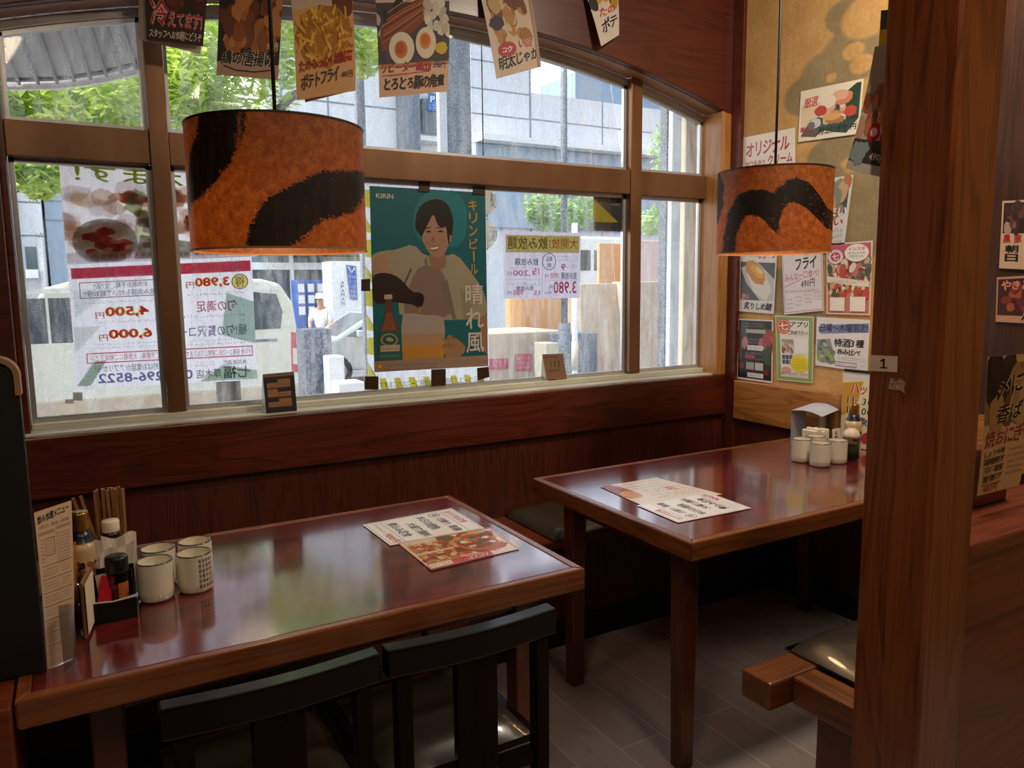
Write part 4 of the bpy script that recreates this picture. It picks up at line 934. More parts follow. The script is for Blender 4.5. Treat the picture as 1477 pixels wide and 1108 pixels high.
s = Sheet('#e6e2e0'); s.rect(.04, .02, .97, .97, '#1c1a1c'); s.rect(.05, .04, .3, .3, '#4a5650'); s.blobs(.7, .18, .95, .48, ['#a8484a', '#c86a6a', '#7a2c30'], 14, .06, .12, 3); s.blobs(.04, .26, .25, .6, ['#8a3a3c', '#c08a88', '#5a4a4a'], 12, .06, .1, 4)
for k, (y0, y1) in enumerate(((.05, .13), (.30, .40), (.52, .58), (.62, .66))): s.scrib(.25, y0, .75, y1, 2 if k < 2 else 1, '#c9c4c0', seed=k)
s.rect(.25, .16, .8, .22, '#bcb8b6').rect(.30, .42, .75, .50, '#e8e6e8').rect(.25, .58, .52, .63, '#c03050').rect(.28, .70, .5, .82, '#a9aca8').rect(.53, .70, .75, .82, '#c9ccc8').rect(.32, .87, .76, .945, '#e4e4e8'); s.scrib(.36, .43, .7, .49, 1, INK).scrib(.36, .88, .7, .935, 1, INK, seed=4)
s.poly([(.7, .5), (.95, .4), (.95, .75), (.8, .7)], '#3c4a3a').ell(.14, .76, .09, .06, '#7a1c28').ell(.84, .84, .08, .05, '#7a1c28')
on_wall(s, (1064, 460), (1115, 462), (1114, 553), (1062, 546), 'black drinks poster with small white captions, bottom row next to the corner post')
s = Sheet('#dfe6cc'); s.frame(.02, .015, .98, .985, .10, '#8fae6a', .05); s.rect(.12, .07, .88, .93, '#f0efe8'); s.ell(.22, .16, .19, .12, '#d8562e', 28).ell(.22, .16, .155, .098, '#f0e0d0', 28).ell(.22, .16, .14, .088, '#d8562e', 28); s.text('七', .10, .10, .34, .22, WHT, .06)
s.text('アプリ', .40, .08, .86, .17, INK, .05); s.text('ご利用下さい!!', .34, .22, .90, .29, INK, .04); s.rect(.16, .36, .48, .56, '#a89c94'); s.blobs(.18, .40, .46, .55, ['#c9a890', '#7a5a4c', '#d8d0c8', '#a84a38'], 18, .03, .06, 4); s.rect(.52, .33, .86, .56, '#fafafa')
for r_ in range(2):
    for c_ in range(3): s.rect(.17+.10*c_, .60+.075*r_, .255+.10*c_, .665+.075*r_, '#4a5a84')
s.ell(.64, .72, .25, .135, '#f0da24', 28); s.scrib(.46, .64, .82, .80, 4, '#5a4a1c', seed=6); s.ell(.28, .83, .14, .05, '#d8a898'); s.text('詳しくはスタッフまで!', .14, .86, .86, .915, '#c0283a', .02)
on_wall(s, (1118, 455), (1174, 457), (1172, 553), (1121, 548), 'green bordered app notice with orange round crest and yellow disc')
s = Sheet('#e9e8ee'); s.poly([(.04, .2), (.12, .16), (.98, .06), (.99, .24), (.1, .34), (.04, .3)], '#7f86b8'); s.text('日曜〜木曜限定!', .07, .13, .97, .30, '#2c3058', .04, rise=.06); s.poly([(.02, .46), (.28, .42), (.36, .7), (.4, .92), (.1, .92), (.02, .8)], '#93a0a0'); s.blobs(.06, .5, .34, .88, ['#5f7070', '#b8c4c0', '#7c8a84', '#a8b84c'], 16, .04, .08, 4)
s.text('特酒3種', .36, .40, .92, .58, INK, .05, rise=.04); s.text('呑み比べ', .42, .60, .86, .73, INK, .05, rise=.03); s.scrib(.44, .75, .97, .83, 2, INK); s.frame(.4, .86, .80, .95, .006, INK, .01); s.scrib(.43, .88, .78, .94, 1, INK, seed=5); s.scrib(.86, .86, .97, .93, 1, '#6a6a7a', seed=2)
on_wall(s, (1178, 457), (1255, 462), (1251, 537), (1176, 527), 'white poster with blue banner strip, partly behind the pillar')
# beyond the pillar
GP = 'posters beyond the pillar'
s = Sheet('#c8a488'); s.rect(.04, .03, 1, .48, '#2a1614'); s.blobs(.1, .08, .95, .44, ['#5a3430', '#7a5048', '#3c2020', '#a88474'], 20, .07, .13, 4); s.text('黒', .06, .50, .24, .62, '#a02018', .05); s.text('豚', .32, .50, .5, .62, '#a02018', .05); s.vtext('朝日', .12, .64, .44, .90, INK, .05); s.vtext('一番', .62, .60, .9, .88, INK, .05)
on_wall(s, (1446, 290), (1508, 287), (1504, 390), (1441, 387), 'small dark photo poster with black brush characters, upper one beyond the pillar', .036, 'print', group=GP)
s = Sheet('#b98a70'); s.rect(.03, .05, 1, .85, '#3a1812'); s.blobs(.1, .2, .95, .7, ['#7a2c1c', '#a04a30', '#5a1c14'], 18, .08, .14, 5); s.text('やきとり', .1, .08, .9, .3, '#d88a6a', .05); s.text('月', .55, .6, .85, .95, INK, .05, halo=WHT)
on_wall(s, (1438, 400), (1508, 396), (1504, 468), (1436, 464), 'small red brown skewer poster beyond the pillar, below the dark photo one', .036, 'print', group=GP)
s = Sheet('#c9a070'); s.rect(.0, .06, 1, .50, '#8a6440'); s.blobs(.05, .06, .45, .30, ['#2c1c12', '#3f2a1a', '#1c120c'], 18, .10, .18, 4); s.blobs(.2, .3, .95, .48, ['#6a4426', '#a87c4c', '#54341c'], 14, .1, .16, 3); s.blobs(.45, .1, .95, .4, ['#b58c5c', '#a0784a'], 10, .1, .2, 3)
s.text('〆に!!', .2, .16, .9, .33, INK, .05, rise=.08, halo='#d8b888'); s.text('香ばし', .22, .37, .95, .51, INK, .05, rise=.06, halo='#d8b888'); s.text('焼おにぎり', .04, .54, .97, .67, '#8a1c24', .06, rise=.03, halo='#e0c090'); 
for k, tt in enumerate(('しょうゆ焼', '味噌焼き', 'バター醤油', '茶漬け')): s.text(tt, .06, .69+.062*k, .48, .735+.062*k, INK, .02, rise=.04); s.stroke([(.06, .748+.062*k), (.5, .738+.062*k)], .006, '#5a3a20', 1.4)
s.scrib(.56, .68, .95, .90, 5, INK, seed=8); s.text('480円', .1, .93, .42, .985, '#a8441c', .02)
o = hung(s, 'table_sign', (1425, 515), (1505, 508), (1470, 700), (1409, 716), .905, .872, 'large tan sign leaning on the ledge beside the pillar, red and black lettering', group=None, mat='print', curl=.006, cat='sign')
pb_ = at_y(1409, 716, .872); bx = Vector(pb_); q = at_y(1456, 703, .90)
tag(box('sign_block', bx.x+.004, q.x, .905, .935, .8355, .965, 'wood_half', bevel=.002), 'brown wooden block on the ledge propping up the tan sign', 'block')
# number plate and torn label on the pillar
s = Sheet('#e6cdb4', '#c8b098'); s.poly([(.48, .74), (.55, .74), (.55, .20), (.49, .20), (.38, .31), (.38, .42), (.48, .35)], INK); s.rect(.38, .72, .65, .81, INK)
o = s.build('number_plate', [at_x(*p, PX-.0015) for p in ((1255, 512), (1295, 514), (1294, 537), (1254, 535))], 'laminate', 'small white plate numbered 1 on the pillar', 'sign')
mb = MB(); rn = random.Random(3); P_ = [(1284, 545), (1288, 545), (1294, 549), (1302, 548), (1306, 552), (1304, 561), (1306, 568), (1298, 563), (1288, 562), (1281, 561)]
mb.add([at_x(*p, PX-.0010) for p in P_], [tuple(range(len(P_)))], col=srgb('#b08c6c'))
for k in range(40):
    a = at_x(rn.uniform(1285, 1301), rn.uniform(547, 560), PX-.0012); e = rn.uniform(.0012, .003); mb.add([a, a+Vector((0, -e, .001)), a+Vector((0, -e, e)), a+Vector((0, 0, e))], [(0, 1, 2, 3)], col=srgb(rn.choice(['#d8bca0', '#7a5a40', '#c8a888'])))
tag(mb.build('torn_label', 'print', colattr=True, fixn=False), 'scrap of torn label on the pillar under the number plate', 'label')

# ---------------------------------------------------------------- menus lying on the tables
def flat(sh, name, px, z, label, group, lift=.0):
    return sh.build(name, [at_z(*p, z) for p in px], 'laminate', label, 'menu', group, eps=1.5e-5, thick=.0003, cuts=(1, 6) if lift else 0, bend=(lambda u, v, n: n*lift*max(0, v-.5)) if lift else None)
def lunch(seed):
    s = Sheet('#fbfaff'); s.frame(.03, .02, .97, .98, .006, INK, .004); s.rect(.06, .155, .94, .16, INK); s.ell(.16, .26, .09, .062, '#4a4a4c', 24).ell(.16, .26, .078, .053, '#fbfaff', 24); s.text('得', .11, .225, .21, .295, INK, .03)
    s.text('おすすめ定食', .10, .05, .66, .14, RED, .03, rise=.02); s.text('日替り', .32, .21, .62, .30, INK, .02); s.text('御膳', .68, .20, .92, .30, INK, .02); s.text('本日の焼魚', .12, .36, .72, .48, INK, .02); s.text('大盛り無料', .30, .53, .92, .64, INK, .02); s.text('煮込み定食', .16, .69, .80, .80, INK, .02); s.rect(.06, .83, .94, .834, INK); s.text('900円', .56, .86, .92, .95, RED, .03); s.scrib(.1, .87, .5, .93, 1, INK, seed=seed); return s
def food():
    s = Sheet('#efe4d8'); s.rect(.02, .03, .42, .82, '#e8d8b8'); s.blobs(.45, .05, .9, .8, ['#b5482a', '#d8813c', '#8a3420', '#c9a04a', '#e0b070', '#5a6a34'], 60, .05, .11, 3, 1.3); s.ell(.70, .45, .22, .34, '#b5622c', 26, jag=.05).ell(.70, .42, .18, .26, '#8a3c1c', 22, jag=.08); s.blobs(.55, .2, .85, .6, ['#c94a2c', '#d9903a', '#4a6a30', '#efe4d0'], 26, .02, .05, 5, 1.4)
    for r_ in range(2):
        for c_ in range(3): s.rect(.04+.13*c_, .16+.36*r_, .15+.13*c_, .44+.36*r_, '#c98a5a'); s.blobs(.05+.13*c_, .2+.36*r_, .14+.13*c_, .4+.36*r_, ['#b5482a', '#8a4a2c', '#e0c090'], 8, .02, .035, c_+r_*3, 2); s.scrib(.04+.13*c_, .08+.36*r_, .15+.13*c_, .14+.36*r_, 1, INK)
    s.rect(.0, .84, .70, 1, '#c8202e'); s.rect(.02, .86, .26, .97, '#efe0cc'); s.scrib(.03, .88, .25, .95, 1, INK); s.text('コリコリ', .42, .86, .66, .97, WHT, .04); s.scrib(.28, .89, .40, .95, 1, WHT); s.scrib(.74, .88, .96, .95, 1, RED); s.frame(0, 0, 1, 1, .012, '#e8b0a8', .015); return s
GM = 'menu sheets lying on the tables'
flat(food(), 'menu_sheet', [(574, 784), (706, 762), (749, 792), (622, 823)], .7006, 'food photo menu sheet with red band on the nearer table', GM)
flat(lunch(1), 'menu_sheet', [(651, 733), (699, 762), (563, 787), (523, 757)], .7012, 'white handwritten menu sheet beside the food photo sheet on the nearer table', GM)
s = Sheet('#ece0dc'); s.frame(.0, .0, 1, 1, .012, '#dcc8c4', .012); s.ell(.1, .30, .16, .34, '#b5653a', 24, jag=.06).ell(.06, .22, .14, .22, '#8a3c24', 20, jag=.06).ell(.14, .5, .12, .16, '#d8a070', 18, jag=.05); s.scrib(.15, .05, .95, .14, 1, '#7a6a3a'); s.rect(.28, .2, .85, .24, '#c8ccd4').rect(.28, .30, .85, .33, '#c8ccd4'); s.scrib(.34, .38, .95, .80, 4, '#8a7a78', seed=2); s.text('本日', .68, .40, .80, .58, RED, .03)
flat(s, 'menu_sheet', [(865, 702), (947, 689), (1042, 713), (930, 731)], .7006, 'menu sheet with burger brown food picture on the far table', GM)
flat(lunch(2), 'menu_sheet', [(978, 754), (919, 729), (1020, 710), (1084, 733)], .7012, 'white handwritten menu sheet overlapping the burger picture sheet', GM)
# tall menu sheet standing by the board
s = Sheet('#e2c0a4', '#c8a888'); s.text('飲み放題メニュー', .06, .03, .92, .082, INK, .06, rise=.03); s.text('(税込) 単品 2時間', .1, .09, .9, .118, '#4a3a34', .01); s.rect(.05, .135, .5, .155, '#b59a80').rect(.55, .125, .95, .145, '#b59a80'); s.frame(.22, .18, .48, .29, .01, '#6a5a4c', .004); s.scrib(.25, .19, .45, .28, 5, INK, seed=2); s.scrib(.08, .17, .19, .33, 7, INK, seed=3, cw=.5)
s.scrib(.56, .16, .92, .36, 10, '#2a1c18', seed=4, cw=.5)
for k in range(7): s.rect(.05, .345+.085*k, .95, .348+.085*k, '#8a6a54'); s.scrib(.08, .36+.085*k, .5, .415+.085*k, 3, '#2a1c18', seed=5+k, cw=.4); s.scrib(.62, .36+.085*k, .9, .415+.085*k, 3, '#6a5040', seed=15+k, cw=.4)
s.rect(.53, .13, .535, .93, '#8a6a54'); s.scrib(.06, .94, .94, .985, 3, '#4a3a34', seed=30, cw=.5)
b0, b1 = at_z(69, 965, ZT), at_z(107, 949, ZT); t0, t1 = at_y(49, 740, b0.y), at_y(103, 722, b1.y)
t = empty('menu_stand', ((b0.x+b1.x)/2, (b0.y+b1.y)/2, ZT), 'tall narrow cream menu sheet standing in a clear holder against the black board', 'menu')
s.build('menu_paper', [t0, t1, b1, b0], 'print', parent=t, cuts=(6, 24), bend=lambda u, v, n: n*.004*math.sin(v*3.1), thick=.0015)
f0 = at_z(94, 972, ZT); MB().quad(f0, (f0.x+.020, f0.y+.034, ZT), (f0.x+.020, f0.y+.034, ZT+.105), (f0.x, f0.y, ZT+.118), .0015).build('clear_holder', 'clear', t)
# happy hour sign and little card on the far table
s = Sheet('#e8d8b0'); s.rect(0, 0, 1, .1, '#dcd8d4'); s.poly([(0, .15), (.3, .1), (.2, .5), (0, .6)], '#c8942c'); s.text('ハッピーアワー', .12, .14, .98, .28, '#c01c28', .05, halo=WHT); s.text('11:30〜14:00', .08, .32, .95, .42, INK, .03, halo=WHT); s.text('17:00〜19:00', .08, .45, .95, .55, INK, .03, halo=WHT); s.text('対象ドリンク', .1, .58, .95, .70, '#24347a', .05, halo=WHT); s.blobs(.1, .74, .95, .95, ['#b5304a', '#d87a8a', '#7a1c3a'], 16, .05, .09, 3)
p0 = at_x(1216, 540, 2.555); z0 = ZT
t = empty('table_sign', (2.56, p0.y-.14, ZT), 'yellow happy hour sign with opening times standing against the amber rail', 'sign')
s.build('printed_face', [(2.555, p0.y, p0.z+.01), (2.555, p0.y-.30, p0.z+.01), (2.555, p0.y-.30, ZT+.002), (2.555, p0.y, ZT+.002)], 'print', parent=t)
box('backing', 2.5565, 2.560, p0.y-.302, p0.y+.002, ZT, p0.z+.012, 'clear_tape', t, bevel=.0005); box('top_clip', 2.552, 2.566, p0.y-.30, p0.y-.005, p0.z+.013, p0.z+.022, 'black_plastic', t, bevel=.001)
s = Sheet('#e8dfd4'); s.vtext('お酢', .3, .1, .7, .6, INK, .05); s.scrib(.2, .66, .8, .9, 2, INK)
c0 = at_z(1166, 640, ZT); s.build('small_card', [(c0.x, 1.87, ZT+.075), (c0.x+.045, 1.87, ZT+.075), (c0.x+.045, 1.866, ZT+.001), (c0.x, 1.866, ZT+.001)], 'print', 'little white card between the folded menu and the napkins', 'card')

# ---------------------------------------------------------------- on the window sill
def easel(px, design, label, side_mat, ysill):
    tl, tr, br, bl = px; b = [at_z(*p, .9178) for p in (bl, br)]; yb = (b[0].y+b[1].y)/2; b0, b1 = at_y(bl[0], bl[1], yb), at_y(br[0], br[1], yb); b0.z = b1.z = .9178
    t0, t1 = at_y(*tl, yb+.014), at_y(*tr, yb+.014); t = empty('sill_card', ((b0.x+b1.x)/2, yb, .9172), label, 'card', 'tent cards on the window sill')
    design.build('printed_face', [t0, t1, b1, b0], 'print', parent=t, thick=.0012)
    k0, k1 = Vector((b0.x-.006, yb+.048, .9178)), Vector((b1.x, yb+.048, .9178)); MB().quad(t0+Vector((0, .0016, 0)), t1+Vector((0, .0016, 0)), k1, k0, .001).build('back_flap', side_mat, t)
    MB().add([b0+Vector((0, .0016, 0)), k0, t0+Vector((0, .0017, -.001))], [(0, 1, 2)]).build('side_gusset', side_mat, t)
s = Sheet('#22242e'); s.rect(0, 0, 1, .09, '#8a6a58'); s.scrib(.1, .03, .9, .065, 1, INK)
for k, y in enumerate((.24, .48, .73)):
    s.rect(.1, y, .55, y+.12, '#a8764c').rect(.45, y-.08 if k != 1 else y+.0, .85, y+.12, '#a8764c'); s.scrib(.14, y+.02, .8, y+.09, 1, '#4a3020', seed=k); s.rect(.1, y+.125, .85, y+.14, '#6a4a30')
    if k == 1: s.rect(.1, y-.08, .42, y+.12, '#a8764c')
easel([(379, 540), (424, 536), (428.5, 593), (384, 596)], s, 'black card with brown panels standing on the sill below the drum lamp', 'sill_alu', 0)
s = Sheet('#8a6650'); s.rect(.05, .08, .7, .11, '#5a3c2c'); s.frame(.1, .18, .85, .46, .01, '#7a5844', .008); s.text('112', .3, .22, .78, .42, '#4a3024', .02); s.rect(.1, .52, .7, .56, '#6a4a36'); s.rect(.02, .78, 1, 1, '#98705a'); s.rect(.08, .81, .48, .85, INK); s.rect(.08, .96, .48, .99, INK); s.rect(.66, .82, .84, .92, '#5a4030')
easel([(782.5, 511), (812, 510), (819, 554), (790, 556)], s, 'plain brown tent card on the sill near the corner post', 'sill_alu', 0)
# ================================================================ PAPERS ON THE WINDOW GLASS
YO, YI = 2.6875, 2.664      # taped to the outside of the glass / to the inside
def on_glass(sh, px, y, label, mat='thin_print', mirror=True, name='window_poster', group=None, eps=3e-5):
    return sh.build(name, [at_y(*p, y) for p in px], mat, label, 'poster', group, mirror=mirror, eps=eps)
Sheet_ = Sheet
# big banner, read from the street: upper half with dishes
s = Sheet('#ece6ec'); s.thin = True; s.text('味わえます!', .02, .06, .93, .24, '#8aa832', .05, halo='#e8e090', hw=.07); s.text('食', .02, .02, .12, .16, '#4a9a6a', .06, halo=WHT); 
s.blobs(.0, .24, 1, .95, ['#ece0da', '#f2e6d4', '#e6d4c8', '#eee6e6', '#e8d0c0'], 60, .04, .08, 4, 1.6); s.blobs(.3, .28, .75, .42, ['#d8a48c', '#e0b8a0', '#c8907c'], 20, .03, .06, 5, 1.5)
s.ell(.80, .80, .165, .22, '#a8a6a2', 30).ell(.80, .80, .145, .19, '#e8ded4', 28); s.blobs(.7, .68, .9, .92, ['#e0604c', '#e87a60', '#f6ecd8', '#c85040'], 26, .025, .045, 7, 1.5)
s.poly([(.42, .50), (.62, .46), (.66, .78), (.5, .82)], '#e2e6bc'); s.blobs(.46, .5, .62, .74, ['#a8a878', '#c4b8c8', '#8fa060', '#d8d0d8'], 18, .03, .05, 8, 1.5); s.ell(.30, .62, .13, .17, '#f4ece6', 26).ell(.30, .62, .09, .12, '#dcb09a', 22); s.blobs(.24, .54, .36, .7, ['#b0705a', '#c89a80', '#d8c8b8'], 10, .02, .03, 3, 1.5)
s.poly([(.35, .82), (.62, .74), (.66, .98), (.36, .99)], '#a4a49c'); s.blobs(.42, .82, .6, .94, ['#e0dcd0', '#cfc8bc'], 14, .02, .035, 9, 1.5); s.poly([(.58, .33), (.64, .28), (.70, .48), (.62, .56)], '#b8c49a'); s.text('980円', .02, .56, .32, .76, '#b0284a', .06, halo='#e8d070', hw=.06)
s.rect(0, .90, 1, 1, '#e8e2e8'); s.text('肉も魚も!たっぷり楽しめる', .05, .925, .42, .97, '#4a4a54', .02); s.text('コース!もちろん飲み放題付♪', .46, .92, .88, .975, '#b0486a', .02)
on_glass(s, [(84, 222), (362, 245), (363, 369), (96, 381)], YO, 'backlit banner of food dishes, upper half, taped outside the window', group='two halves of the street banner')
# lower half: courses and telephone number
s = Sheet('#eeedf6'); s.thin = True; s.rect(.01, .03, .985, .115, '#c63a52'); s.text('旬の味覚、飲んで食べて大満足!', .04, .045, .46, .10, WHT, .02); s.text('たっぷり２時間３０分!', .54, .045, .95, .10, WHT, .02)
for k in range(14): s.stroke([(.78+.016*k, .20+.0*k), (.98, .20+.22*(1-k/14))], .003, '#a8bcae', .68); s.stroke([(.86+.01*k, .50), (.995, .50+.2*(1-k/14))], .003, '#b0bfae', .68)
s.poly([(.0, .36), (.16, .28), (.2, .62), (.0, .7)], '#b4cdc0'); s.poly([(.84, .78), (.9, .78), (1, .98), (.93, .98)], '#a9c0ac'); s.poly([(0, .92), (.2, .86), (.34, .99), (0, .99)], '#b4cdb8')
s.ell(.078, .195, .05, .062, '#f2e27a', 26).ring(.078, .195, .05, .062, .006, '#5a5a3c', asp=.8); s.text('得', .05, .155, .106, .235, '#4a4630', .03)
def price(t, x0, y0, x1, y1): s.text(t, x0, y0, x1, y1, '#f4dc60', .12); s.text(t, x0, y0, x1, y1, '#e0404e', .05)
price('3,980', .14, .15, .34, .235); price('4,500', .60, .35, .83, .44); price('6,000', .59, .53, .82, .62); 
for a in ((.345, .18), (.835, .39), (.825, .57)): s.text('円', a[0], a[1], a[0]+.045, a[1]+.05, '#c8384a', .03, halo='#e8d870')
s.frame(.53, .145, .95, .275, .004, '#9a5a78', .007); s.text('お気軽お手軽、全7品!!', .60, .155, .88, .20, '#5a4a62', .02); s.text('飲み放題も付いて超お得!!', .56, .215, .93, .262, '#5a4a62', .02)
s.text('旬の満足', .10, .335, .34, .425, '#b8485c', .05); s.text('極!旬の贅沢コース', .05, .535, .50, .625, '#6a5a8a', .04)
for a in ((.05, .26, .38, .30), (.52, .295, .93, .325), (.05, .44, .42, .475), (.5, .455, .9, .485), (.06, .64, .40, .70), (.55, .635, .9, .69)): s.scrib(*a, 1 if a[3]-a[1] < .05 else 2, '#6f6a80', seed=int(a[0]*100))
s.frame(.02, .715, .94, .80, .005, '#c2405c', .009); s.text('その他 各種コースをご用意しております。', .03, .735, .42, .785, '#b84a62', .01); s.text('ご予算等、お気軽にご相談下さい', .56, .73, .92, .782, '#b84a62', .01)
s.text('寿司居酒屋', .06, .825, .20, .865, '#4a4a50', .02); s.text('七福', .04, .875, .20, .975, '#4a4650', .06); s.text('厚木店', .215, .89, .36, .965, '#5a5660', .03); s.text('予約はお電話かアプリから!', .54, .815, .90, .875, '#4a4a56', .02); s.text('046-296-8522', .38, .885, .89, .965, '#6a6aa0', .04); s.scrib(.25, .82, .36, .87, 2, '#b8485c')
on_glass(s, [(97, 382), (363, 370), (371, 548), (111, 561)], YO, 'backlit banner with course prices in reverse and a phone number, lower half', group='two halves of the street banner')
# striped paper behind the beer poster
s = Sheet('#e4e6ee'); s.thin = True
for k in range(9):
    y = .06+.118*k; q = .05*(1 if k % 2 else -1); s.poly([(.92, y+.02+q), (1, y-.03), (1, y+.05), (.92, y+.06)], '#e2d65a')
for k in range(8): x = .06+.115*k; s.poly([(x, .94), (x+.05, .94), (x+.03, 1), (x-.03, 1)], '#dccf4a')
s.text('各種コースご用意', .05, .95, .40, .985, '#6a6a5a', .02); s.text('飲み放題コースの方におすすめ', .45, .955, .95, .99, '#6a6a5a', .02)
on_glass(s, [(524, 264), (700, 273), (706, 556), (531, 564)], YO, 'white paper with yellow slanted stripes taped outside, behind the beer poster')
# the beer poster, read from inside
cx0 = [(47, 30), (665, 65), (678, 990), (75, 1025)]
def uv(x, y):
    u, v = .5, .5
    for _ in range(12):
        a = np.array(cx0[0])*(1-u)*(1-v)+np.array(cx0[1])*u*(1-v)+np.array(cx0[2])*u*v+np.array(cx0[3])*(1-u)*v
        du = (np.array(cx0[1])-cx0[0])*(1-v)+(np.array(cx0[2])-cx0[3])*v; dv = (np.array(cx0[3])-cx0[0])*(1-u)+(np.array(cx0[2])-cx0[1])*u
        d = np.linalg.solve(np.array([du, dv]).T, np.array([x, y])-a); u += d[0]; v += d[1]
    return (float(u), float(v))
def smooth(pts, n=3):
    for _ in range(n-1):
        q = []
        for i in range(len(pts)):
            a, b = pts[i], pts[(i+1) % len(pts)]; q += [(a[0]*.75+b[0]*.25, a[1]*.75+b[1]*.25), (a[0]*.25+b[0]*.75, a[1]*.25+b[1]*.75)]
        pts = q
    return pts
s = Sheet('#0f6670', '#8a9a98'); s.hand = False
def P(pts, col, sm=1): s.poly([uv(*p) for p in (smooth(pts, sm) if sm > 1 else pts)][::-1], col)
def PE(x, y, rx, ry, col, rot=0): P([(x+rx*math.cos(t)*math.cos(rot)-ry*math.sin(t)*math.sin(rot), y+rx*math.cos(t)*math.sin(rot)+ry*math.sin(t)*math.cos(rot)) for t in [i*6.2832/22 for i in range(22)]], col)
P([(300, 40), (560, 60), (560, 330), (430, 360), (250, 300)], '#1c7f88', 3)
P([(60, 390), (110, 370), (180, 365), (270, 330), (330, 400), (430, 400), (500, 380), (580, 480), (640, 560), (672, 640), (668, 730), (560, 745), (440, 740), (200, 740), (190, 600), (70, 520), (58, 440)], '#a89f86', 2)   # shirt
P([(60, 395), (115, 375), (150, 420), (145, 450), (110, 420), (62, 430)], '#b09a80'); P([(58, 400), (140, 400), (135, 470), (180, 490), (90, 520), (62, 490)], '#b98f74', 2)                    # sleeve and forearm
P([(280, 470), (340, 440), (430, 470), (450, 600), (480, 735), (230, 735), (220, 640)], '#8d7468', 2); P([(415, 545), (450, 520), (500, 735), (480, 735)], '#7e7562'); P([(520, 560), (560, 600), (600, 740), (540, 740)], '#9a917a')   # inner shirt, folds
P([(255, 460), (262, 470), (225, 560), (218, 545)], '#5f5c4c'); P([(340, 400), (350, 470), (338, 480), (325, 420)], '#7d7a66')
P([(345, 380), (440, 370), (448, 450), (400, 480), (360, 450)], '#9c7460', 2)                                                                            # neck
P([(318, 200), (350, 170), (440, 190), (470, 260), (462, 330), (430, 400), (375, 405), (330, 350), (310, 290)], '#b08870', 3)                             # face
P([(275, 250), (290, 150), (340, 105), (410, 95), (460, 130), (485, 200), (480, 270), (468, 300), (458, 345), (450, 290), (445, 240), (420, 250), (395, 230), (375, 170), (350, 220), (325, 270), (312, 300), (300, 280)], '#1c1412', 2)   # hair
P([(330, 268), (352, 262), (366, 270), (350, 274)], '#2a1a16'); P([(395, 268), (415, 260), (432, 268), (415, 273)], '#2a1a16'); P([(326, 250), (360, 244), (362, 249), (328, 256)], '#2c1c18'); P([(392, 246), (430, 242), (430, 248), (394, 251)], '#2c1c18')
P([(372, 285), (384, 318), (368, 322), (364, 312)], '#98705c'); P([(350, 352), (380, 345), (412, 340), (405, 362), (380, 372), (358, 366)], '#8a4a42', 2); P([(355, 354), (382, 350), (407, 345), (400, 358), (378, 364), (360, 361)], '#e6d8cc'); PE(340, 330, 14, 10, '#b57868'); PE(430, 318, 12, 9, '#b57868'); P([(462, 285), (476, 290), (472, 320), (460, 325)], '#a07a64')
P([(62, 500), (110, 485), (170, 495), (215, 530), (262, 590), (310, 590), (328, 620), (322, 655), (300, 680), (268, 655), (215, 650), (150, 640), (90, 660), (62, 620)], '#2c1a1a', 2); PE(303, 630, 22, 32, '#180f10', .3); P([(300, 660), (310, 690), (302, 715), (298, 690)], '#b58a3a')        # poured bottle
P([(205, 720), (250, 700), (330, 715), (400, 712), (440, 735), (432, 955), (215, 958)], '#b3a29a', 2); P([(212, 880), (434, 870), (430, 955), (216, 958)], '#c98f3a'); P([(210, 820), (436, 812), (434, 872), (212, 884)], '#b89470')    # glass
P([(440, 740), (672, 735), (675, 850), (600, 880), (520, 900), (440, 810)], '#116a72'); P([(440, 810), (520, 850), (560, 900), (500, 960), (430, 958)], '#a8835e', 2); P([(630, 725), (672, 715), (676, 930), (640, 900)], '#a47c62')
P([(128, 625), (158, 625), (162, 690), (180, 745), (204, 800), (206, 960), (95, 965), (92, 810), (118, 750), (128, 690)], '#6a3c24'); P([(132, 700), (158, 700), (176, 752), (186, 800), (106, 805), (122, 750)], '#8a5434'); P([(122, 604), (160, 602), (162, 626), (122, 628)], '#c4b49a', 1)     # bottle
P([(97, 800), (204, 796), (206, 900), (96, 904)], '#26605c'); PE(148, 848, 44, 36, '#9a9468'); PE(148, 848, 34, 27, '#2c5a54'); P([(128, 846), (142, 832), (160, 838), (172, 850), (158, 858), (140, 856)], '#b5a670', 2); P([(104, 880), (200, 874), (201, 908), (104, 914)], '#c9b896'); s.scrib(*uv(108, 885), *uv(197, 905), 1, INK); P([(97, 915), (206, 908), (207, 955), (97, 960)], '#2f6a62'); s.scrib(*uv(104, 925), *uv(198, 945), 1, '#b8c0a0', seed=3)
s.text('KIRIN', *uv(78, 68), *uv(166, 98), '#d9ddd8', .03); s.scrib(*uv(80, 52), *uv(175, 60), 1, '#8ab0b0')
x0, y0 = uv(568, 95); x1, y1 = uv(622, 500); s.vtext('キリンビール', x0, y0, x1, y1, '#c99a3c', .03, gap=.16)
x0, y0 = uv(548, 535); x1, y1 = uv(655, 925); s.vtext('晴れ風', x0, y0, x1, y1, '#dcd2cc', .02, gap=.16)
s.scrib(*uv(420, 825), *uv(498, 895), 2, '#6a4a34', seed=9, cw=.9)
P([(76, 965), (678, 930), (680, 992), (76, 1026)], '#a58a7c'); PE(102, 993, 16, 18, '#b8782c'); PE(102, 993, 10, 11, '#e0a850'); s.scrib(*uv(122, 978), *uv(395, 1008), 2, '#5a4038', seed=4); s.scrib(*uv(610, 964), *uv(668, 970), 1, '#6a5048')
beer = on_glass(s, [(533, 268), (700, 278), (704, 528), (540, 537)], YI, 'teal beer poster of a smiling young man pouring from a bottle', 'poster_print', False)
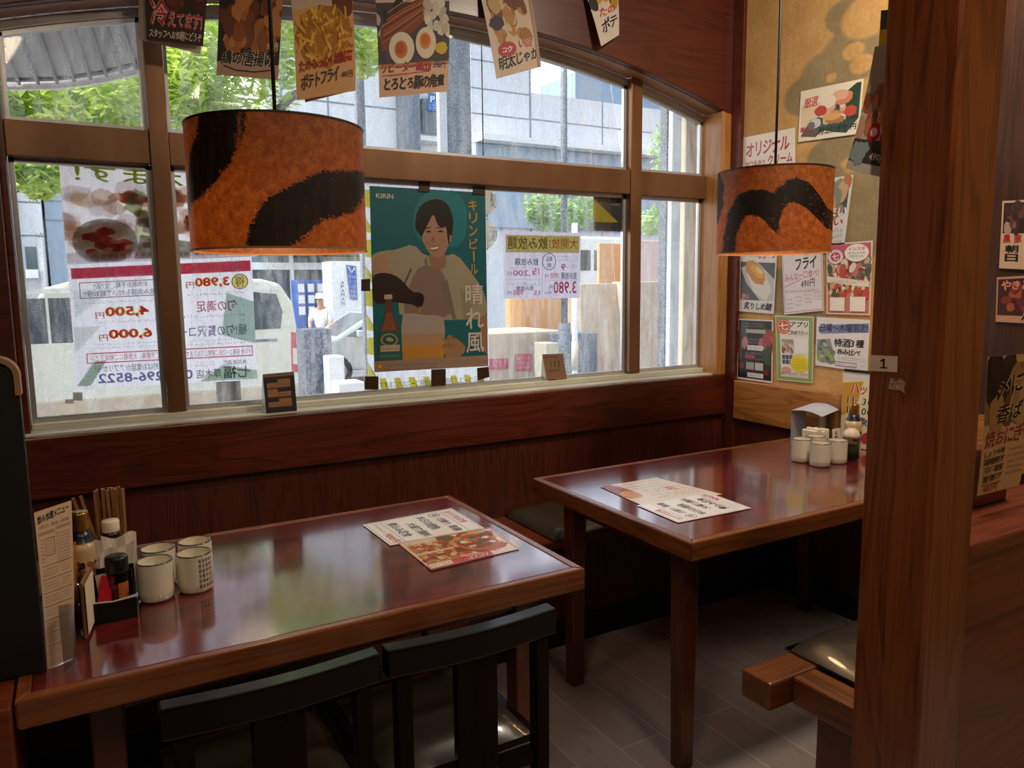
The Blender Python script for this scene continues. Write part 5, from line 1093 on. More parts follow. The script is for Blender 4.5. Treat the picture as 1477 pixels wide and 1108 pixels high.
for px in (((604, 262), (620, 263), (620, 277), (604, 276)), ((682, 268), (700, 269), (700, 281), (682, 280)), ((521, 403), (534, 402), (534, 420), (521, 420)), ((526, 543), (546, 543), (546, 562), (526, 562)), ((622, 533), (643, 532), (643, 556), (622, 557)), ((688, 531), (705, 529), (706, 544), (689, 549))):
    MB().quad(*[at_y(*p, YI-.0045) for p in reversed(px)], .0006).build('tape_square', 'tape', beer)
# handwritten course sheet
s = Sheet('#c9c6d6'); s.thin = True; s.rect(.02, .05, .97, .30, '#cfc06a'); s.text('大開放!', .04, .08, .42, .25, '#c8682c', .04); s.text('飲み放題', .44, .07, .95, .26, '#5a5428', .05); s.rect(.02, .30, .97, .306, '#8a8878'); s.rect(.505, .32, .51, .97, '#9a98b0'); s.rect(.51, .71, .97, .715, '#9a98b0'); s.rect(.02, .72, .48, .725, '#9a98b0')
s.ring(.42, .44, .09, .13, .009, '#4a4860', asp=.8); s.text('単品', .38, .36, .46, .44, INK, .04); s.text('飲', .39, .46, .45, .53, INK, .03); s.scrib(.04, .34, .32, .44, 2, '#4a4860', seed=2); s.scrib(.04, .48, .2, .54, 1, '#4a4860', seed=3); s.text('9', .20, .47, .26, .58, '#c84a78', .03); s.text('飲み放題', .05, .60, .26, .71, '#3a3848', .05); s.text('2時間', .28, .61, .40, .70, '#c84a78', .03); s.text('付', .42, .63, .48, .69, '#4a4860', .03)
s.text('3.980', .05, .74, .36, .93, '#c23a5c', .03); s.text('円', .37, .80, .42, .87, '#4a4860', .02); s.text('(税込)', .38, .89, .48, .94, '#4a4860', .02)
s.text('飲み放題', .56, .39, .86, .50, '#3a3848', .05); s.text('1,200', .62, .57, .88, .67, '#c84a78', .02); s.scrib(.72, .51, .92, .56, 1, '#4a4860'); s.text('円', .90, .60, .95, .66, '#4a4860', .02); s.text('15', .55, .54, .62, .64, '#c84a78', .02); s.scrib(.54, .33, .68, .37, 1, '#4a4860'); s.scrib(.7, .75, .96, .80, 1, '#4a4860', seed=5); s.text('飲み放題', .62, .81, .84, .88, '#3a3848', .04); s.text('15', .54, .88, .62, .95, '#c84a78', .02); s.text('980', .75, .87, .88, .95, '#c84a78', .02); s.text('円', .9, .89, .95, .94, '#4a4860', .02); s.scrib(.54, .76, .68, .82, 1, '#4a4860', seed=7)
on_glass(s, [(726, 334), (838, 336), (836, 430), (726, 431)], YO, 'lilac handwritten price sheet with yellow heading, seen from behind')
s = Sheet('#3a3c3e'); s.poly([(1, .1), (1, .75), (.15, .75)], '#a8a02c'); s.text('宴会', .25, .12, .45, .2, '#8a8c8c', .02); s.text('予約受付', .12, .22, .45, .3, '#8a8c8c', .02)
on_glass(s, [(856, 281), (901, 282), (897, 334), (855, 333)], YO, 'small black sign with yellow triangle in the window corner', 'poster_print')
for k, (px, lab) in enumerate(((((105, 566), (119, 566), (119, 578), (105, 578)), 'scrap of clear tape under the price banner, near its corner'), (((94, 576), (106, 576), (106, 582), (94, 582)), 'scrap of clear tape low on the window pane beside another'))):
    tag(MB().quad(*[at_y(*p, YO) for p in reversed(px)], .0005).build('tape_scrap', 'clear_tape'), lab, 'tape', 'tape scraps on the pane')
# ================================================================ THE STREET OUTSIDE
GZ = -.6
M['asphalt'] = plain('pale_asphalt', '#77777a', .9, mottle=.15)
M['van_paint'] = plain('cream_white_paint', '#e9e6d8', .3, coat=.4); M['silver'] = plain('pale_silver_paint', '#c3d0d2', .25, .3, coat=.5)
M['car_glass'] = plain('dark_car_glass', '#49525a', .12); M['tyre'] = plain('tyre_rubber', '#1c1c1e', .8); M['hub'] = plain('grey_hub', '#9a9a9c', .4, .6); M['lens_red'] = plain('red_lens', '#c8303a', .25); M['lens_white'] = plain('white_lens', '#f0dcd4', .25)
M['panel_white'] = plain('white_facade_panel', '#dfe1e4', .6); M['panel_blue'] = plain('blue_grey_facade', '#9fb2c4', .6); M['conc'] = plain('warm_concrete', '#cdb9a0', .85, mottle=.12); M['tan_wall'] = plain('orange_tan_wall', '#d9a774', .8); M['cream'] = plain('cream_render', '#c9c2aa', .8)
M['joint'] = plain('facade_joint', '#7d8792', .8); M['dark_glass'] = plain('dark_street_window', '#566870', .15); M['white_trim'] = plain('white_street_trim', '#eef0ee', .5); M['pipe'] = plain('pale_pipe', '#c4ccd2', .5); M['awning'] = plain('white_awning_sheet', '#b9bab6', .7); M['awn_rib'] = plain('awning_rib', '#85888a', .6)
def _granite():
    w = N('speckled_granite'); b = w.bsdf(Roughness=.6); f = w.noise(w.coord(), 46, 5, .8); w.l(w.ramp(f, [(.36, '#3c434c'), (.5, '#6a737e'), (.64, '#a4adb6')]), b.inputs['Base Color']); return w.m
M['granite'] = _granite()
def _leaf(name, a, b_):
    w = N(name); f = w.noise(w.coord(), 2.2, 3); c = w.ramp(f, [(.35, a), (.65, b_)]); d = w.n('BsdfDiffuse'); t = w.n('BsdfTranslucent'); w.l(c, d.inputs[0]); w.l(c, t.inputs[0]); m = w.n('MixShader'); m.inputs[0].default_value = .62
    w.l(d.outputs[0], m.inputs[1]); w.l(t.outputs[0], m.inputs[2]); w.l(m.outputs[0], w.out.inputs[0]); return w.m
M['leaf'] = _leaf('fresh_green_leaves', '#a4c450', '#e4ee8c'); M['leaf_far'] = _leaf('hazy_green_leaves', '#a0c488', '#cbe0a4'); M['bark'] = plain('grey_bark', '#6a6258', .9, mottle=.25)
struct(box('street_ground', -30, 45, 2.81, 70, GZ-.2, GZ, 'asphalt', bevel=0))
struct(box('wall_footing', -6, 6, 2.72, 2.81, GZ-.1, -.1, 'conc', bevel=0))
def X(px, y, py=400): return at_y(px, py, y).x
def Zp(py, y, px=700): return at_y(px, py, y).z

# ---------------------------------------------------------------- added unseen overhang keeping sun out of the window; the ribbed awning beside it
struct(box('wall_added_eave', -3.5, 3.2, 2.80, 3.75, 2.62, 2.72, 'awning', bevel=0))
aw = empty('awning', (-1.2, 3.9, 2.3), 'white curved awning with radiating ribs above the street, seen from below', 'awning')
n = 18; lo = []; hi = []
pts = [(-420, 60), (-250, 98), (-100, 116), (20, 119), (90, 117), (150, 108), (205, 94), (232, 66)]
def ip(t):
    k = t*(len(pts)-1); i = min(int(k), len(pts)-2); f = k-i; return (pts[i][0]+(pts[i+1][0]-pts[i][0])*f, pts[i][1]+(pts[i+1][1]-pts[i][1])*f)
for i in range(n+1):
    q = ip(i/n); p = at_y(*q, 4.9-1.0*(i/n)**2); lo.append(p); hi.append(Vector((p.x*.72-.12, 2.86, p.z+.10)))
sk = MB()
for i in range(n): sk.quad(lo[i], lo[i+1], hi[i+1], hi[i], .02)
sk.build('sheet', 'awning', aw)
vl = MB()
for i in range(n): a, b = lo[i], lo[i+1]; d = Vector((0, .03, .075)); vl.quad(a+Vector((0, .0, -.035)), b+Vector((0, 0, -.035)), b+d, a+d, .012)
vl.build('valance', 'white_trim', aw)
for i in range(0, n+1): MB().tube([lo[i]+Vector((0, -.02, -.012)), hi[i]+Vector((0, 0, -.035))], .009, 6).build('rib', 'awn_rib', aw)
MB().tube([p+Vector((0, -.06, .0)) for p in lo], .012, 6).build('edge_tube', 'awn_rib', aw)

# ---------------------------------------------------------------- vehicles
def wheel(parent, x, y, r, w_=.18):
    mb = MB(); n = 24; vs = []; fs = []
    prof = [(.45*r, -.5), (.62*r, -.5), (.95*r, -.48), (r, -.3), (r, .3), (.95*r, .48), (.62*r, .5), (.45*r, .5)]
    for q, t in prof:
        for i in range(n): a = 6.2832*i/n; vs.append((x+q*math.cos(a), y+t*w_, GZ+r+q*math.sin(a)))
    for k in range(len(prof)-1):
        for i in range(n): fs.append((k*n+i, k*n+(i+1) % n, (k+1)*n+(i+1) % n, (k+1)*n+i))
    o = mb.add(vs, fs, True).build('wheel', 'tyre', parent)
    h = MB(); c = [(x+.6*r*math.cos(6.2832*i/n), y-.5*w_-.004, GZ+r+.6*r*math.sin(6.2832*i/n)) for i in range(n)]; c2 = [(p[0], y-.2*w_, p[2]) for p in c]
    h.add(c+c2, [tuple(range(n))]+[(i, (i+1) % n, n+(i+1) % n, n+i) for i in range(n)]); hb = h.build('hub_cap', 'hub', None); M_ = hb; hb.parent = o; hb.location = hb.location-parent.location
yv = 11.4; xl, xr_ = X(12, yv), X(431, yv); zt = at_y(220, 404, yv).z
van = empty('van', ((xl+xr_)/2, yv+.85, GZ), 'cream white van parked outside behind the price banner', 'van')
prof = [(xl, GZ+.35), (xl-.35, GZ+.5), (xl-.45, GZ+1.0), (xl-.05, GZ+1.12), (xl+.35, zt-.10), (xl+.7, zt), (xr_-.55, zt+.01), (xr_-.28, zt-.06), (xr_-.10, zt-.35), (xr_-.03, zt-.95), (xr_, GZ+.62), (xr_, GZ+.35)]
MB().prism(prof, yv, yv+1.65, 'Y').build('body', 'van_paint', van, bevel=.05)
MB().prism([(xl+.05, zt-.17), (xr_-.30, zt-.15), (xr_-.32, zt-.09), (xl+.3, zt-.10)], yv-.012, yv-.001, 'Y').build('roof_gutter', 'white_trim', van)
for (a, b) in (((14, 62), (0, 0)), ((66, 170), (0, 0)), ((176, 340), (0, 0))):
    MB().prism([(X(a[0], yv), zt-.80), (X(a[1], yv), zt-.80), (X(a[1], yv), zt-.22), (X(a[0], yv), zt-.22)], yv-.008, yv+.02, 'Y').build('side_window', 'car_glass', van, bevel=.01)
q = [at_y(*p, yv-.01) for p in ((363, 421), (399, 424), (408, 450), (405, 474), (366, 476))]; MB().prism([(p.x, p.z) for p in q], yv-.008, yv+.02, 'Y').build('rear_side_window', 'car_glass', van, bevel=.008)
q = [at_y(*p, yv-.01) for p in ((420, 479), (430, 480), (431, 537), (421, 536))]; tl_ = MB().prism([(p.x, p.z) for p in q], yv-.012, yv+.3, 'Y').build('tail_light', 'lens_red', van, bevel=.005)
q = [at_y(*p, yv-.02) for p in ((422, 502), (429, 503), (430, 526), (423, 525))]; k_ = MB().prism([(p.x, p.z) for p in q], yv-.02, yv-.013, 'Y').build('reversing_lens', 'lens_white', None); k_.parent = tl_; k_.location = k_.location-van.location
MB().box(xl-.4, xr_+.05, yv-.02, yv+1.67, GZ+.30, GZ+.52).build('bumper', 'conc', van, bevel=.03)
MB().box(X(250, yv), X(395, yv), yv-.006, yv, zt-.90, zt-.86).build('door_rail', 'joint', van)
wheel(van, xl+.45, yv+.10, .32); wheel(van, xr_-.75, yv+.10, .32)
yc = 14.5; xl = X(424, yc); xr_ = xl+4.1; g = GZ
car = empty('car', (xl+2, yc+.8, GZ), 'pale silver car parked behind the van, in front of the shop', 'car')
prof = [(xl, g+.3), (xl-.02, g+.62), (xl+.12, g+.80), (xl+.75, g+.95), (xl+1.55, g+1.42), (xl+2.0, g+1.49), (xl+2.9, g+1.47), (xl+3.7, g+1.0), (xl+4.08, g+.9), (xl+4.1, g+.3)]
MB().prism(prof, yc, yc+1.6, 'Y').build('body', 'silver', car, bevel=.06)
MB().prism([(xl+.95, g+.97), (xl+1.62, g+1.36), (xl+2.02, g+1.41), (xl+2.05, g+.95)], yc-.006, yc+.02, 'Y').build('front_window', 'car_glass', car); MB().prism([(xl+2.12, g+.95), (xl+2.1, g+1.41), (xl+2.85, g+1.40), (xl+3.4, g+1.0)], yc-.006, yc+.02, 'Y').build('rear_window', 'car_glass', car)
MB().quad((xl+.80, yc+.12, g+.985), (xl+1.50, yc+.2, g+1.405), (xl+1.50, yc+1.4, g+1.405), (xl+.80, yc+1.48, g+.985), .01).build('windscreen', 'car_glass', car)
MB().box(xl+.02, xl+.2, yc-.02, yc+.1, g+.64, g+.76).build('headlight', 'lens_white', car, bevel=.02); MB().box(xl+1.15, xl+1.35, yc-.16, yc-.004, g+.96, g+1.10).build('wing_mirror', 'silver', car, bevel=.03)
wheel(car, xl+.75, yc+.06, .31); wheel(car, xl+3.3, yc+.06, .31)

# ---------------------------------------------------------------- shop front across the street
ys = 22; Z2s = at_y(500, 366, 21).z-.03
sf = empty('shop', (X(450, ys), ys+1, GZ), 'shop front across the street with dark interior and white lintel', 'building')
box('dark_bay', X(300, ys), X(478, ys), ys+.5, ys+1.5, GZ, Z2s, 'dark_glass', sf); box('lintel_band', X(300, ys), X(470, ys), ys-.05, ys+.5, Zp(389, ys, 440), Zp(379, ys, 440), 'white_trim', sf)
box('brick_panel', X(470, ys), X(560, ys), ys+.2, ys+1, Zp(379, ys, 490), Z2s, 'cream', sf); box('post', X(419, ys), X(423, ys), ys-.1, ys+.1, GZ, Z2s, 'white_trim', sf)
ym = 20.5
for k, (a, b, c) in enumerate(((427, 440, 'beside the thin white post'), (441, 454, 'between two others'), (455, 468, 'next to the white sign column'))):
    t = empty('vending_machine', (X((a+b)/2, ym), ym+.3, GZ), 'blue and white vending machine across the street, '+c, 'vending machine', 'vending machines across the street'); x0, x1 = X(a, ym)+.01, X(b, ym)-.01; zt_ = Zp(404, ym, 445)
    box('cabinet', x0, x1, ym, ym+.6, GZ, zt_, plain('vending_blue_%d' % k, '#3f62b0', .4), t, bevel=.01)
    for r_ in range(3): MB().box(x0+.03, x1-.03, ym-.02, ym-.001, zt_-.32-.30*r_, zt_-.10-.30*r_).build('drink_row', 'white_trim', t)
yp = 19; t = empty('sign_column', (X(500, yp), yp+.4, GZ), 'white advertising column with blue banner across the street', 'sign')
box('column', X(478, yp), X(523, yp), yp, yp+.8, GZ, Zp(377, yp, 500), 'white_trim', t, bevel=.01)
s = Sheet('#eef0f2'); s.vtext('APAMAN', .1, .02, .9, .98, '#4a4e5c', .03); s.build('lettering_panel', [at_y(*p, yp-.02) for p in ((491, 404), (497, 404), (498, 441), (492, 441))], 'print', parent=t)
s = Sheet('#4a68b0'); s.stroke([(.2, .04), (.5, .2), (.85, .05)], .12, WHT, 4); s.scrib(.15, .26, .9, .95, 5, WHT, seed=4, cw=1.4); s.build('blue_banner', [at_y(*p, yp-.03) for p in ((499, 382), (514, 384), (516, 433), (505, 432))], 'print', parent=t)

# ---------------------------------------------------------------- a man standing behind the silver car
ymn = 17.0; hx = at_y(462, 421, ymn); px_ = hx.x
def skin(name, verts, edges, radii, mat, parent=None, sub=2):
    me = bpy.data.meshes.new(name); me.from_pydata(verts, edges, []); o = bpy.data.objects.new(name, me); COL.objects.link(o)
    m = o.modifiers.new('skin', 'SKIN'); m.use_smooth_shade = True
    for v, r_ in zip(me.skin_vertices[0].data, radii): v.radius = (r_, r_) if not isinstance(r_, tuple) else r_
    me.skin_vertices[0].data[0].use_root = True; o.modifiers.new('sub', 'SUBSURF').levels = sub; o.modifiers['sub'].render_levels = sub
    dg = bpy.context.evaluated_depsgraph_get(); bpy.context.view_layer.update(); me2 = bpy.data.meshes.new_from_object(o.evaluated_get(bpy.context.evaluated_depsgraph_get())); o.modifiers.clear(); o.data = me2; me2.materials.clear(); me2.materials.append(M[mat] if isinstance(mat, str) else mat)
    if parent: o.parent = parent
    return o
M['skin'] = plain('skin', '#c08a6c', .6)
V_ = [(0, 0, .95), (0, 0, 1.15), (0, .0, 1.38), (0, -.01, 1.50), (0, -.03, 1.60), (0, -.04, 1.70), (-.19, 0, 1.42), (-.25, -.06, 1.16), (-.18, -.26, 1.06), (.19, 0, 1.42), (.25, -.05, 1.16), (.20, -.24, 1.05), (-.10, 0, .88), (-.11, -.01, .48), (-.11, .02, .09), (-.11, -.14, .04), (.10, 0, .88), (.11, -.01, .48), (.11, .02, .09), (.11, -.14, .04),
      (-.16, -.33, 1.05), (.18, -.31, 1.04)]
E_ = [(0, 1), (1, 2), (2, 3), (3, 4), (4, 5), (2, 6), (6, 7), (7, 8), (2, 9), (9, 10), (10, 11), (0, 12), (12, 13), (13, 14), (14, 15), (0, 16), (16, 17), (17, 18), (18, 19), (8, 20), (11, 21)]
R_ = [(.15, .11), (.14, .10), (.17, .11), .055, .085, .095, .06, .045, .035, .06, .045, .035, .085, .06, .045, .04, .085, .06, .045, .04, .035, .035]
man = skin('person', V_, E_, R_, 'skin'); man.location = (px_, ymn, GZ); man.rotation_euler = (0, 0, R(-35)); tag(man, 'person in white shirt and cap standing behind the silver car', 'person')
def shell(name, idx, grow, mat, eidx):
    mp = {i: k for k, i in enumerate(idx)}
    o = skin(name, [V_[i] for i in idx], [(mp[a], mp[b]) for a, b in eidx], [tuple(x+grow for x in R_[i]) if isinstance(R_[i], tuple) else R_[i]+grow for i in idx], mat); o.parent = man; return o
shell('shirt', [0, 1, 2, 6, 7, 9, 10], .018, 'white_trim', [(0, 1), (1, 2), (2, 6), (6, 7), (2, 9), (9, 10)]); shell('trousers', [0, 12, 13, 14, 16, 17, 18], .014, 'joint', [(0, 12), (12, 13), (13, 14), (0, 16), (16, 17), (17, 18)])
MB().lathe([(.105, 1.69), (.108, 1.72), (.09, 1.79), (.05, 1.815), (0, 1.82)], c=(0, -.04, 0), n=16).build('cap', 'white_trim', man, local=True)
MB().prism([(-.08, -.12), (.08, -.12), (.06, -.21), (-.06, -.21)], 1.695, 1.708, 'Z').build('cap_peak', 'white_trim', man, local=True)
for sx in (-.035, .035): MB().lathe([(0, -.008), (.009, 0), (0, .008)], c=(sx, -.128, 1.655), n=8).build('eye', 'black', man, local=True)
MB().prism([(-.015, 1.60), (.015, 1.60), (0, 1.65)], -.145, -.12, 'Y').build('nose', 'skin', man, local=True)

# ---------------------------------------------------------------- stone posts, poles, walls near the window
def post(px0, px1, pyt, y, d, label, mat='granite', name='stone_post', zb=GZ, group=None):
    zt_ = Zp(pyt, y, (px0+px1)/2); return tag(box(name, X(px0, y, 450), X(px1, y, 450), y, y+d, zb, zt_, mat, bevel=.012), label, name.split('_')[-1], group)
post(437, 477, 475, 7.5, .32, 'rough stone post on the pavement before the silver car')
t = post(484, 522, 552, 6.8, .25, 'low white block on the pavement by the stone post', 'white_trim', 'pavement_block'); post(471, 494, 514, 7.2, .2, 'white bollard cap leaning by the stone post', 'white_trim', 'short_bollard')
post(652, 685, -260, 10.3, .34, 'tall speckled granite column rising behind the beer poster', 'granite', 'granite_column'); post(640, 651, -260, 10.25, .1, 'pale downpipe running up beside the granite column', 'pipe', 'down_pipe')
post(525, 537, -200, 12, .12, 'slim grey street pole between the chip flyer and the pork flyer', 'granite', 'street_pole')
def rod(px, py0, py1, y, r_, label, mat, name):
    x = X(px, y, (py0+py1)/2); b = max(Zp(py1, y, px), GZ); return tag(MB().tube([(x, y, b), (x, y, Zp(py0, y, px))], r_, 12).build(name, mat), label, 'pole')
x = X(814, 8.2, 420); lp = empty('lamp_post', (x, 8.2, GZ), 'dark slim street lamp post with thicker base seen behind the lilac price sheet', 'lamp post')
MB().tube([(x, 8.2, Zp(470, 8.2, 814)), (x, 8.2, 5.2)], .042, 12).build('shaft', 'granite', lp); MB().tube([(x, 8.2, GZ), (x, 8.2, Zp(466, 8.2, 814))], .078, 14).build('base', 'granite', lp)
x = X(829, 7.6, 420); wp = empty('sleeved_pole', (x, 7.6, GZ), 'white pole with yellowish sleeve beside the lamp post base', 'pole'); MB().tube([(x, 7.6, GZ), (x, 7.6, Zp(322, 7.6, 829))], .036, 10).build('shaft', 'white_trim', wp); MB().tube([(x, 7.6, Zp(534, 7.6, 829)), (x, 7.6, Zp(493, 7.6, 829))], .043, 10).build('sleeve', 'cream', wp)
def slab(name, px0, px1, pyt, y, d, mat, label, zb=GZ, cat='wall', group=None): return tag(box(name, X(px0, y, 470), X(px1, y, 470), y, y+d, zb, Zp(pyt, y, (px0+px1)/2), mat, bevel=.01), label, cat, group)
slab('block_wall', 752, 818, 430, 10.1, .5, 'tan_wall', 'orange tan wall block behind the planter')
slab('planter_box', 640, 818, 481, 8.8, 1.2, 'conc', 'low pale planter wall with two red notices')
slab('garden_wall', 838, 905, 409, 8.6, .4, 'conc', 'tall warm concrete wall left of the window mullion'.replace('left of the window mullion', 'behind the sleeved pole'))
slab('garden_wall', 908, 972, 406, 8.3, .4, 'conc', 'tall warm concrete wall beyond the last window pane')
slab('stone_planter', 812, 862, 481, 8.32, .35, 'granite', 'dark rough stone planter at the foot of the lamp post', cat='planter')
slab('notice_panel', 864, 905, 351, 12, .08, 'tan_wall', 'tan notice panel standing above the concrete wall', cat='panel'); slab('notice_panel', 908, 952, 347, 11.6, .08, plain('pink_panel', '#d8bcb4', .7), 'pinkish notice panel standing above the far concrete wall', cat='panel')
for k, (a, b, c, d, lab) in enumerate(((705, 733, 517, 532, 'wide red notice on the low planter wall'), (743, 767, 510, 535, 'tall red notice on the low planter wall'))):
    s = Sheet('#c8506a'); s.scrib(.08, .1, .92, .9, 3, '#e8c8cc', seed=k); s.build('red_notice', [at_y(*p, 8.79) for p in ((a, c+1), (b, c), (b, d), (a, d+1))], 'print', lab, 'notice', 'red notices on the planter')
tag(box('meter_box', X(788, 8.0), X(806, 8.0), 8.0, 8.3, GZ, Zp(495, 8.0, 797), 'cream', bevel=.01), 'cream meter box standing behind the brown tent card', 'box')
yk = 14; kv = empty('delivery_van', (X(850, yk), yk+.8, GZ), 'white delivery van half hidden behind the concrete wall', 'van'); x0, x1 = X(822, yk), X(905, yk); z1_ = Zp(341, yk, 850)
MB().box(x0, x1, yk, yk+1.5, GZ+.3, z1_).build('body', 'white_trim', kv, bevel=.06); MB().box(x0+.05, x0+.55, yk-.01, yk+.02, z1_-.75, z1_-.30).build('side_window', 'car_glass', kv); MB().box(x0+.65, x1-.1, yk-.01, yk+.02, z1_-.75, z1_-.30).build('side_window', 'car_glass', kv); wheel(kv, x0+.4, yk+.08, .28)
# pilasters of the next building, close to the window
slab('pilaster', 966, 979, -300, 4.55, .05, 'pipe', 'pale grey pilaster outside the last window pane', cat='pilaster'); slab('pilaster', 985, 1030, -300, 3.9, .05, 'cream', 'cream pilaster outside next to the corner post', cat='pilaster'); slab('granite_column', 958, 968, -60, 7.9, .14, 'granite', 'thin dark granite column outside before the cream pilaster', cat='column')
# round white lanterns
for k, (py, lab) in enumerate(((290, 'upper of two round white lanterns beside the beer poster'), (338, 'lower of two round white lanterns beside the beer poster'))):
    c = at_y(698, py, 3.35); t = empty('paper_lantern', c, lab, 'lantern', 'round white lanterns'); pr = [(.062*math.cos(a), .072*math.sin(a)) for a in [-1.3+2.6*i/14 for i in range(15)]]
    MB().lathe([(0, -.0705)]+pr+[(0, .0705)]).build('paper_body', plain('lantern_paper_%d' % k, '#e6e6da', .8), t, local=True)
    for zz in (-.074, .066): MB().lathe([(0, zz), (.02, zz), (.02, zz+.008), (0, zz+.008)]).build('ring', 'joint', t, local=True)
    rg = MB(); v, f = glyph('酒' if k else '処', .03)
    rg.add([(.0655*math.sin((p[0]-.5)*1.0+.5)*math.cos((p[1]-.5)), -.0655*math.cos((p[0]-.5)*1.0+.5)*math.cos((p[1]-.5)), .075*math.sin((p[1]-.5))) for p in v], f); rg.build('lettering', 'joint', t, local=True, fixn=False)
c = at_y(698, 290, 3.35); tag(MB().tube([(c.x, c.y, c.z+.076), (c.x, c.y, 2.62)], .003, 6).build('lantern_cord', 'black'), 'thin cord holding the white lanterns under the added eave', 'cord')

# ---------------------------------------------------------------- buildings across the street
def facade(name, y, px0, px1, zt_, mat, label, vj=(), hj=(), depth=4, zb=GZ):
    t = empty(name, (X((px0+px1)/2, y), y+depth/2, GZ), label, 'building'); x0, x1 = X(px0, y), X(px1, y)
    MB().box(x0, x1, y, y+depth, zb, zt_).build('wall', mat, t)
    for p in vj: MB().box(X(p, y)-.02, X(p, y)+.02, y-.015, y+.01, zb, zt_).build('vertical_joint', 'joint', t)
    for z in hj: MB().box(x0, x1, y-.014, y+.01, z-.02, z+.02).build('horizontal_joint', 'joint', t)
    return t
y = 25; b1 = facade('office_building', y, 767, 990, Zp(138, y, 800), 'panel_white', 'white panelled office building with a pale ledge, right of the granite column'.replace(', right of', ' beyond'), vj=(868,), hj=(Zp(172, y, 767),)); MB().box(X(684, y), X(767, y), y, y+4, GZ, Zp(20, y, 720)).build('taller_wing', 'panel_white', b1)
for z in (Zp(92, y, 725), Zp(132, y, 725), Zp(168, y, 725)): MB().box(X(684, y), X(767, y), y-.014, y+.01, z-.02, z+.02).build('horizontal_joint', 'joint', b1)
MB().box(X(765.5, y), X(767.5, y), y-.02, y+.01, GZ, Zp(20, y, 767)).build('vertical_joint', 'joint', b1)
MB().box(X(684, y), X(990, y), y-.9, y, Zp(214, y, 760), Zp(206, y, 760)).build('ledge', 'white_trim', b1); MB().box(X(684, y), X(990, y), y-.3, y-.02, Zp(330, y, 760)-.0, Zp(215, y, 760)).build('shade_band', 'panel_blue', b1)  # bluish band: shadow below the ledge, put into the wall colour
for a, b in ((766, 812), (818, 862)): f = MB().box(X(a, y), X(b, y), y-.40, y-.31, Zp(331, y, 800), Zp(276, y, 800)).build('window', 'joint', b1); gl = MB().box(X(a, y)+.08, X(b, y)-.08, y-.43, y-.405, Zp(331, y, 800)+.08, Zp(276, y, 800)-.08).build('pane', 'dark_glass', None); gl.parent = f; gl.location = gl.location-b1.location
y = 21; Z2 = at_y(500, 366, 21).z; b2 = facade('corner_building', y, 395, 578, 14, 'panel_white', 'pale panelled building seen above the big drum lamp', zb=Z2, vj=(418, 483), hj=(Zp(150, y, 500), Zp(60, y, 500)))
MB().box(X(578, y), X(606, y), y-.3, y+3.9, GZ, 14).build('granite_pier', 'granite', b2); MB().box(X(606, y), X(652, y), y+.8, y+3.9, GZ, 14).build('recessed_wall', 'panel_white', b2); MB().box(X(606, y), X(652, y), y+.3, y+.79, Zp(201, y, 630), Zp(194, y, 630)).build('sill_ledge', 'white_trim', b2)
f = MB().box(X(614, y+.7), X(640, y+.7), y+.62, y+.79, Zp(186, y, 630), Zp(136, y, 630)).build('window', 'dark_glass', b2)
s = Sheet('#2f78c0'); s.text('P', .25, .15, .75, .5, WHT, .05); s.scrib(.15, .6, .85, .9, 2, WHT); s.build('blue_sign', [at_y(*p, y+.55) for p in ((617, 134), (631, 135), (631, 160), (617, 160))], 'print', parent=b2)
y = 24; b3 = facade('grey_block', y, -160, 26, 9, 'panel_blue', 'blue grey building edge seen past the leaves in the first pane'); 
y = 23.5; b4 = facade('white_block', y, 27, 68, 9, 'panel_white', 'narrow white stairwell block between blue grey buildings', hj=(Zp(292, y, 50), Zp(340, y, 50))); MB().box(X(40, y), X(56, y), y-.03, y, Zp(388, y, 48), Zp(356, y, 48)).build('window', 'dark_glass', b4); MB().box(X(39, y), X(57, y), y-.5, y-.04, Zp(402, y, 48), Zp(390, y, 48)).build('air_conditioner', 'white_trim', b4, bevel=.02)
MB().tube([(X(30, y), y-.12, GZ), (X(30, y), y-.12, 8)], .08, 8).build('down_pipe', 'joint', b4); MB().tube([(X(62, y), y-.15, GZ), (X(62, y), y-.15, Zp(344, y, 62)), (X(67, y), y-.15, Zp(338, y, 67))], .07, 8).build('drain_pipe', 'white_trim', b4)
y = 24.2; facade('grey_block', y, 73, 300, 8.5, 'panel_blue', 'blue grey building behind the food banner', hj=(Zp(318, y, 80), Zp(290, y, 80)))
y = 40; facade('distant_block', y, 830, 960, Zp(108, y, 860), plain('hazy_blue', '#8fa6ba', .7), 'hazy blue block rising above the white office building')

# ---------------------------------------------------------------- trees
def tree(loc, label, clumps, mat, n_leaf, size, trunk, seed):
    rn = random.Random(seed); t = empty('street_tree', loc, label, 'tree', 'street trees'); vs = []; fs = []
    tot = sum(c[3] for c in clumps)
    for (cx_, cy_, cz_, r_, rz_) in clumps:
        for _ in range(int(n_leaf*r_/tot)):
            while True:
                d = Vector((rn.uniform(-1, 1), rn.uniform(-1, 1), rn.uniform(-1, 1)))
                if .15 < d.length < 1: break
            p = Vector((cx_+d.x*r_, cy_+d.y*r_, cz_+d.z*rz_)); s_ = size*rn.uniform(.6, 1.3)
            u = Vector((rn.uniform(-1, 1), rn.uniform(-1, 1), rn.uniform(-.7, .3))).normalized(); w_ = u.cross(Vector((rn.uniform(-.5, .5), rn.uniform(-.5, .5), 1))).normalized()
            b = len(vs); vs += [p-u*s_, p-w_*s_*.42-u*s_*.1, p+u*s_, p+w_*s_*.42-u*s_*.1]; fs.append((b, b+1, b+2, b+3))
    mb = MB().add(vs, fs); mb.build('foliage', mat, t, fixn=False)
    for path, r_ in trunk: MB().tube(path, r_, 8).build('trunk' if path is trunk[0][0] else 'branch', 'bark', t)
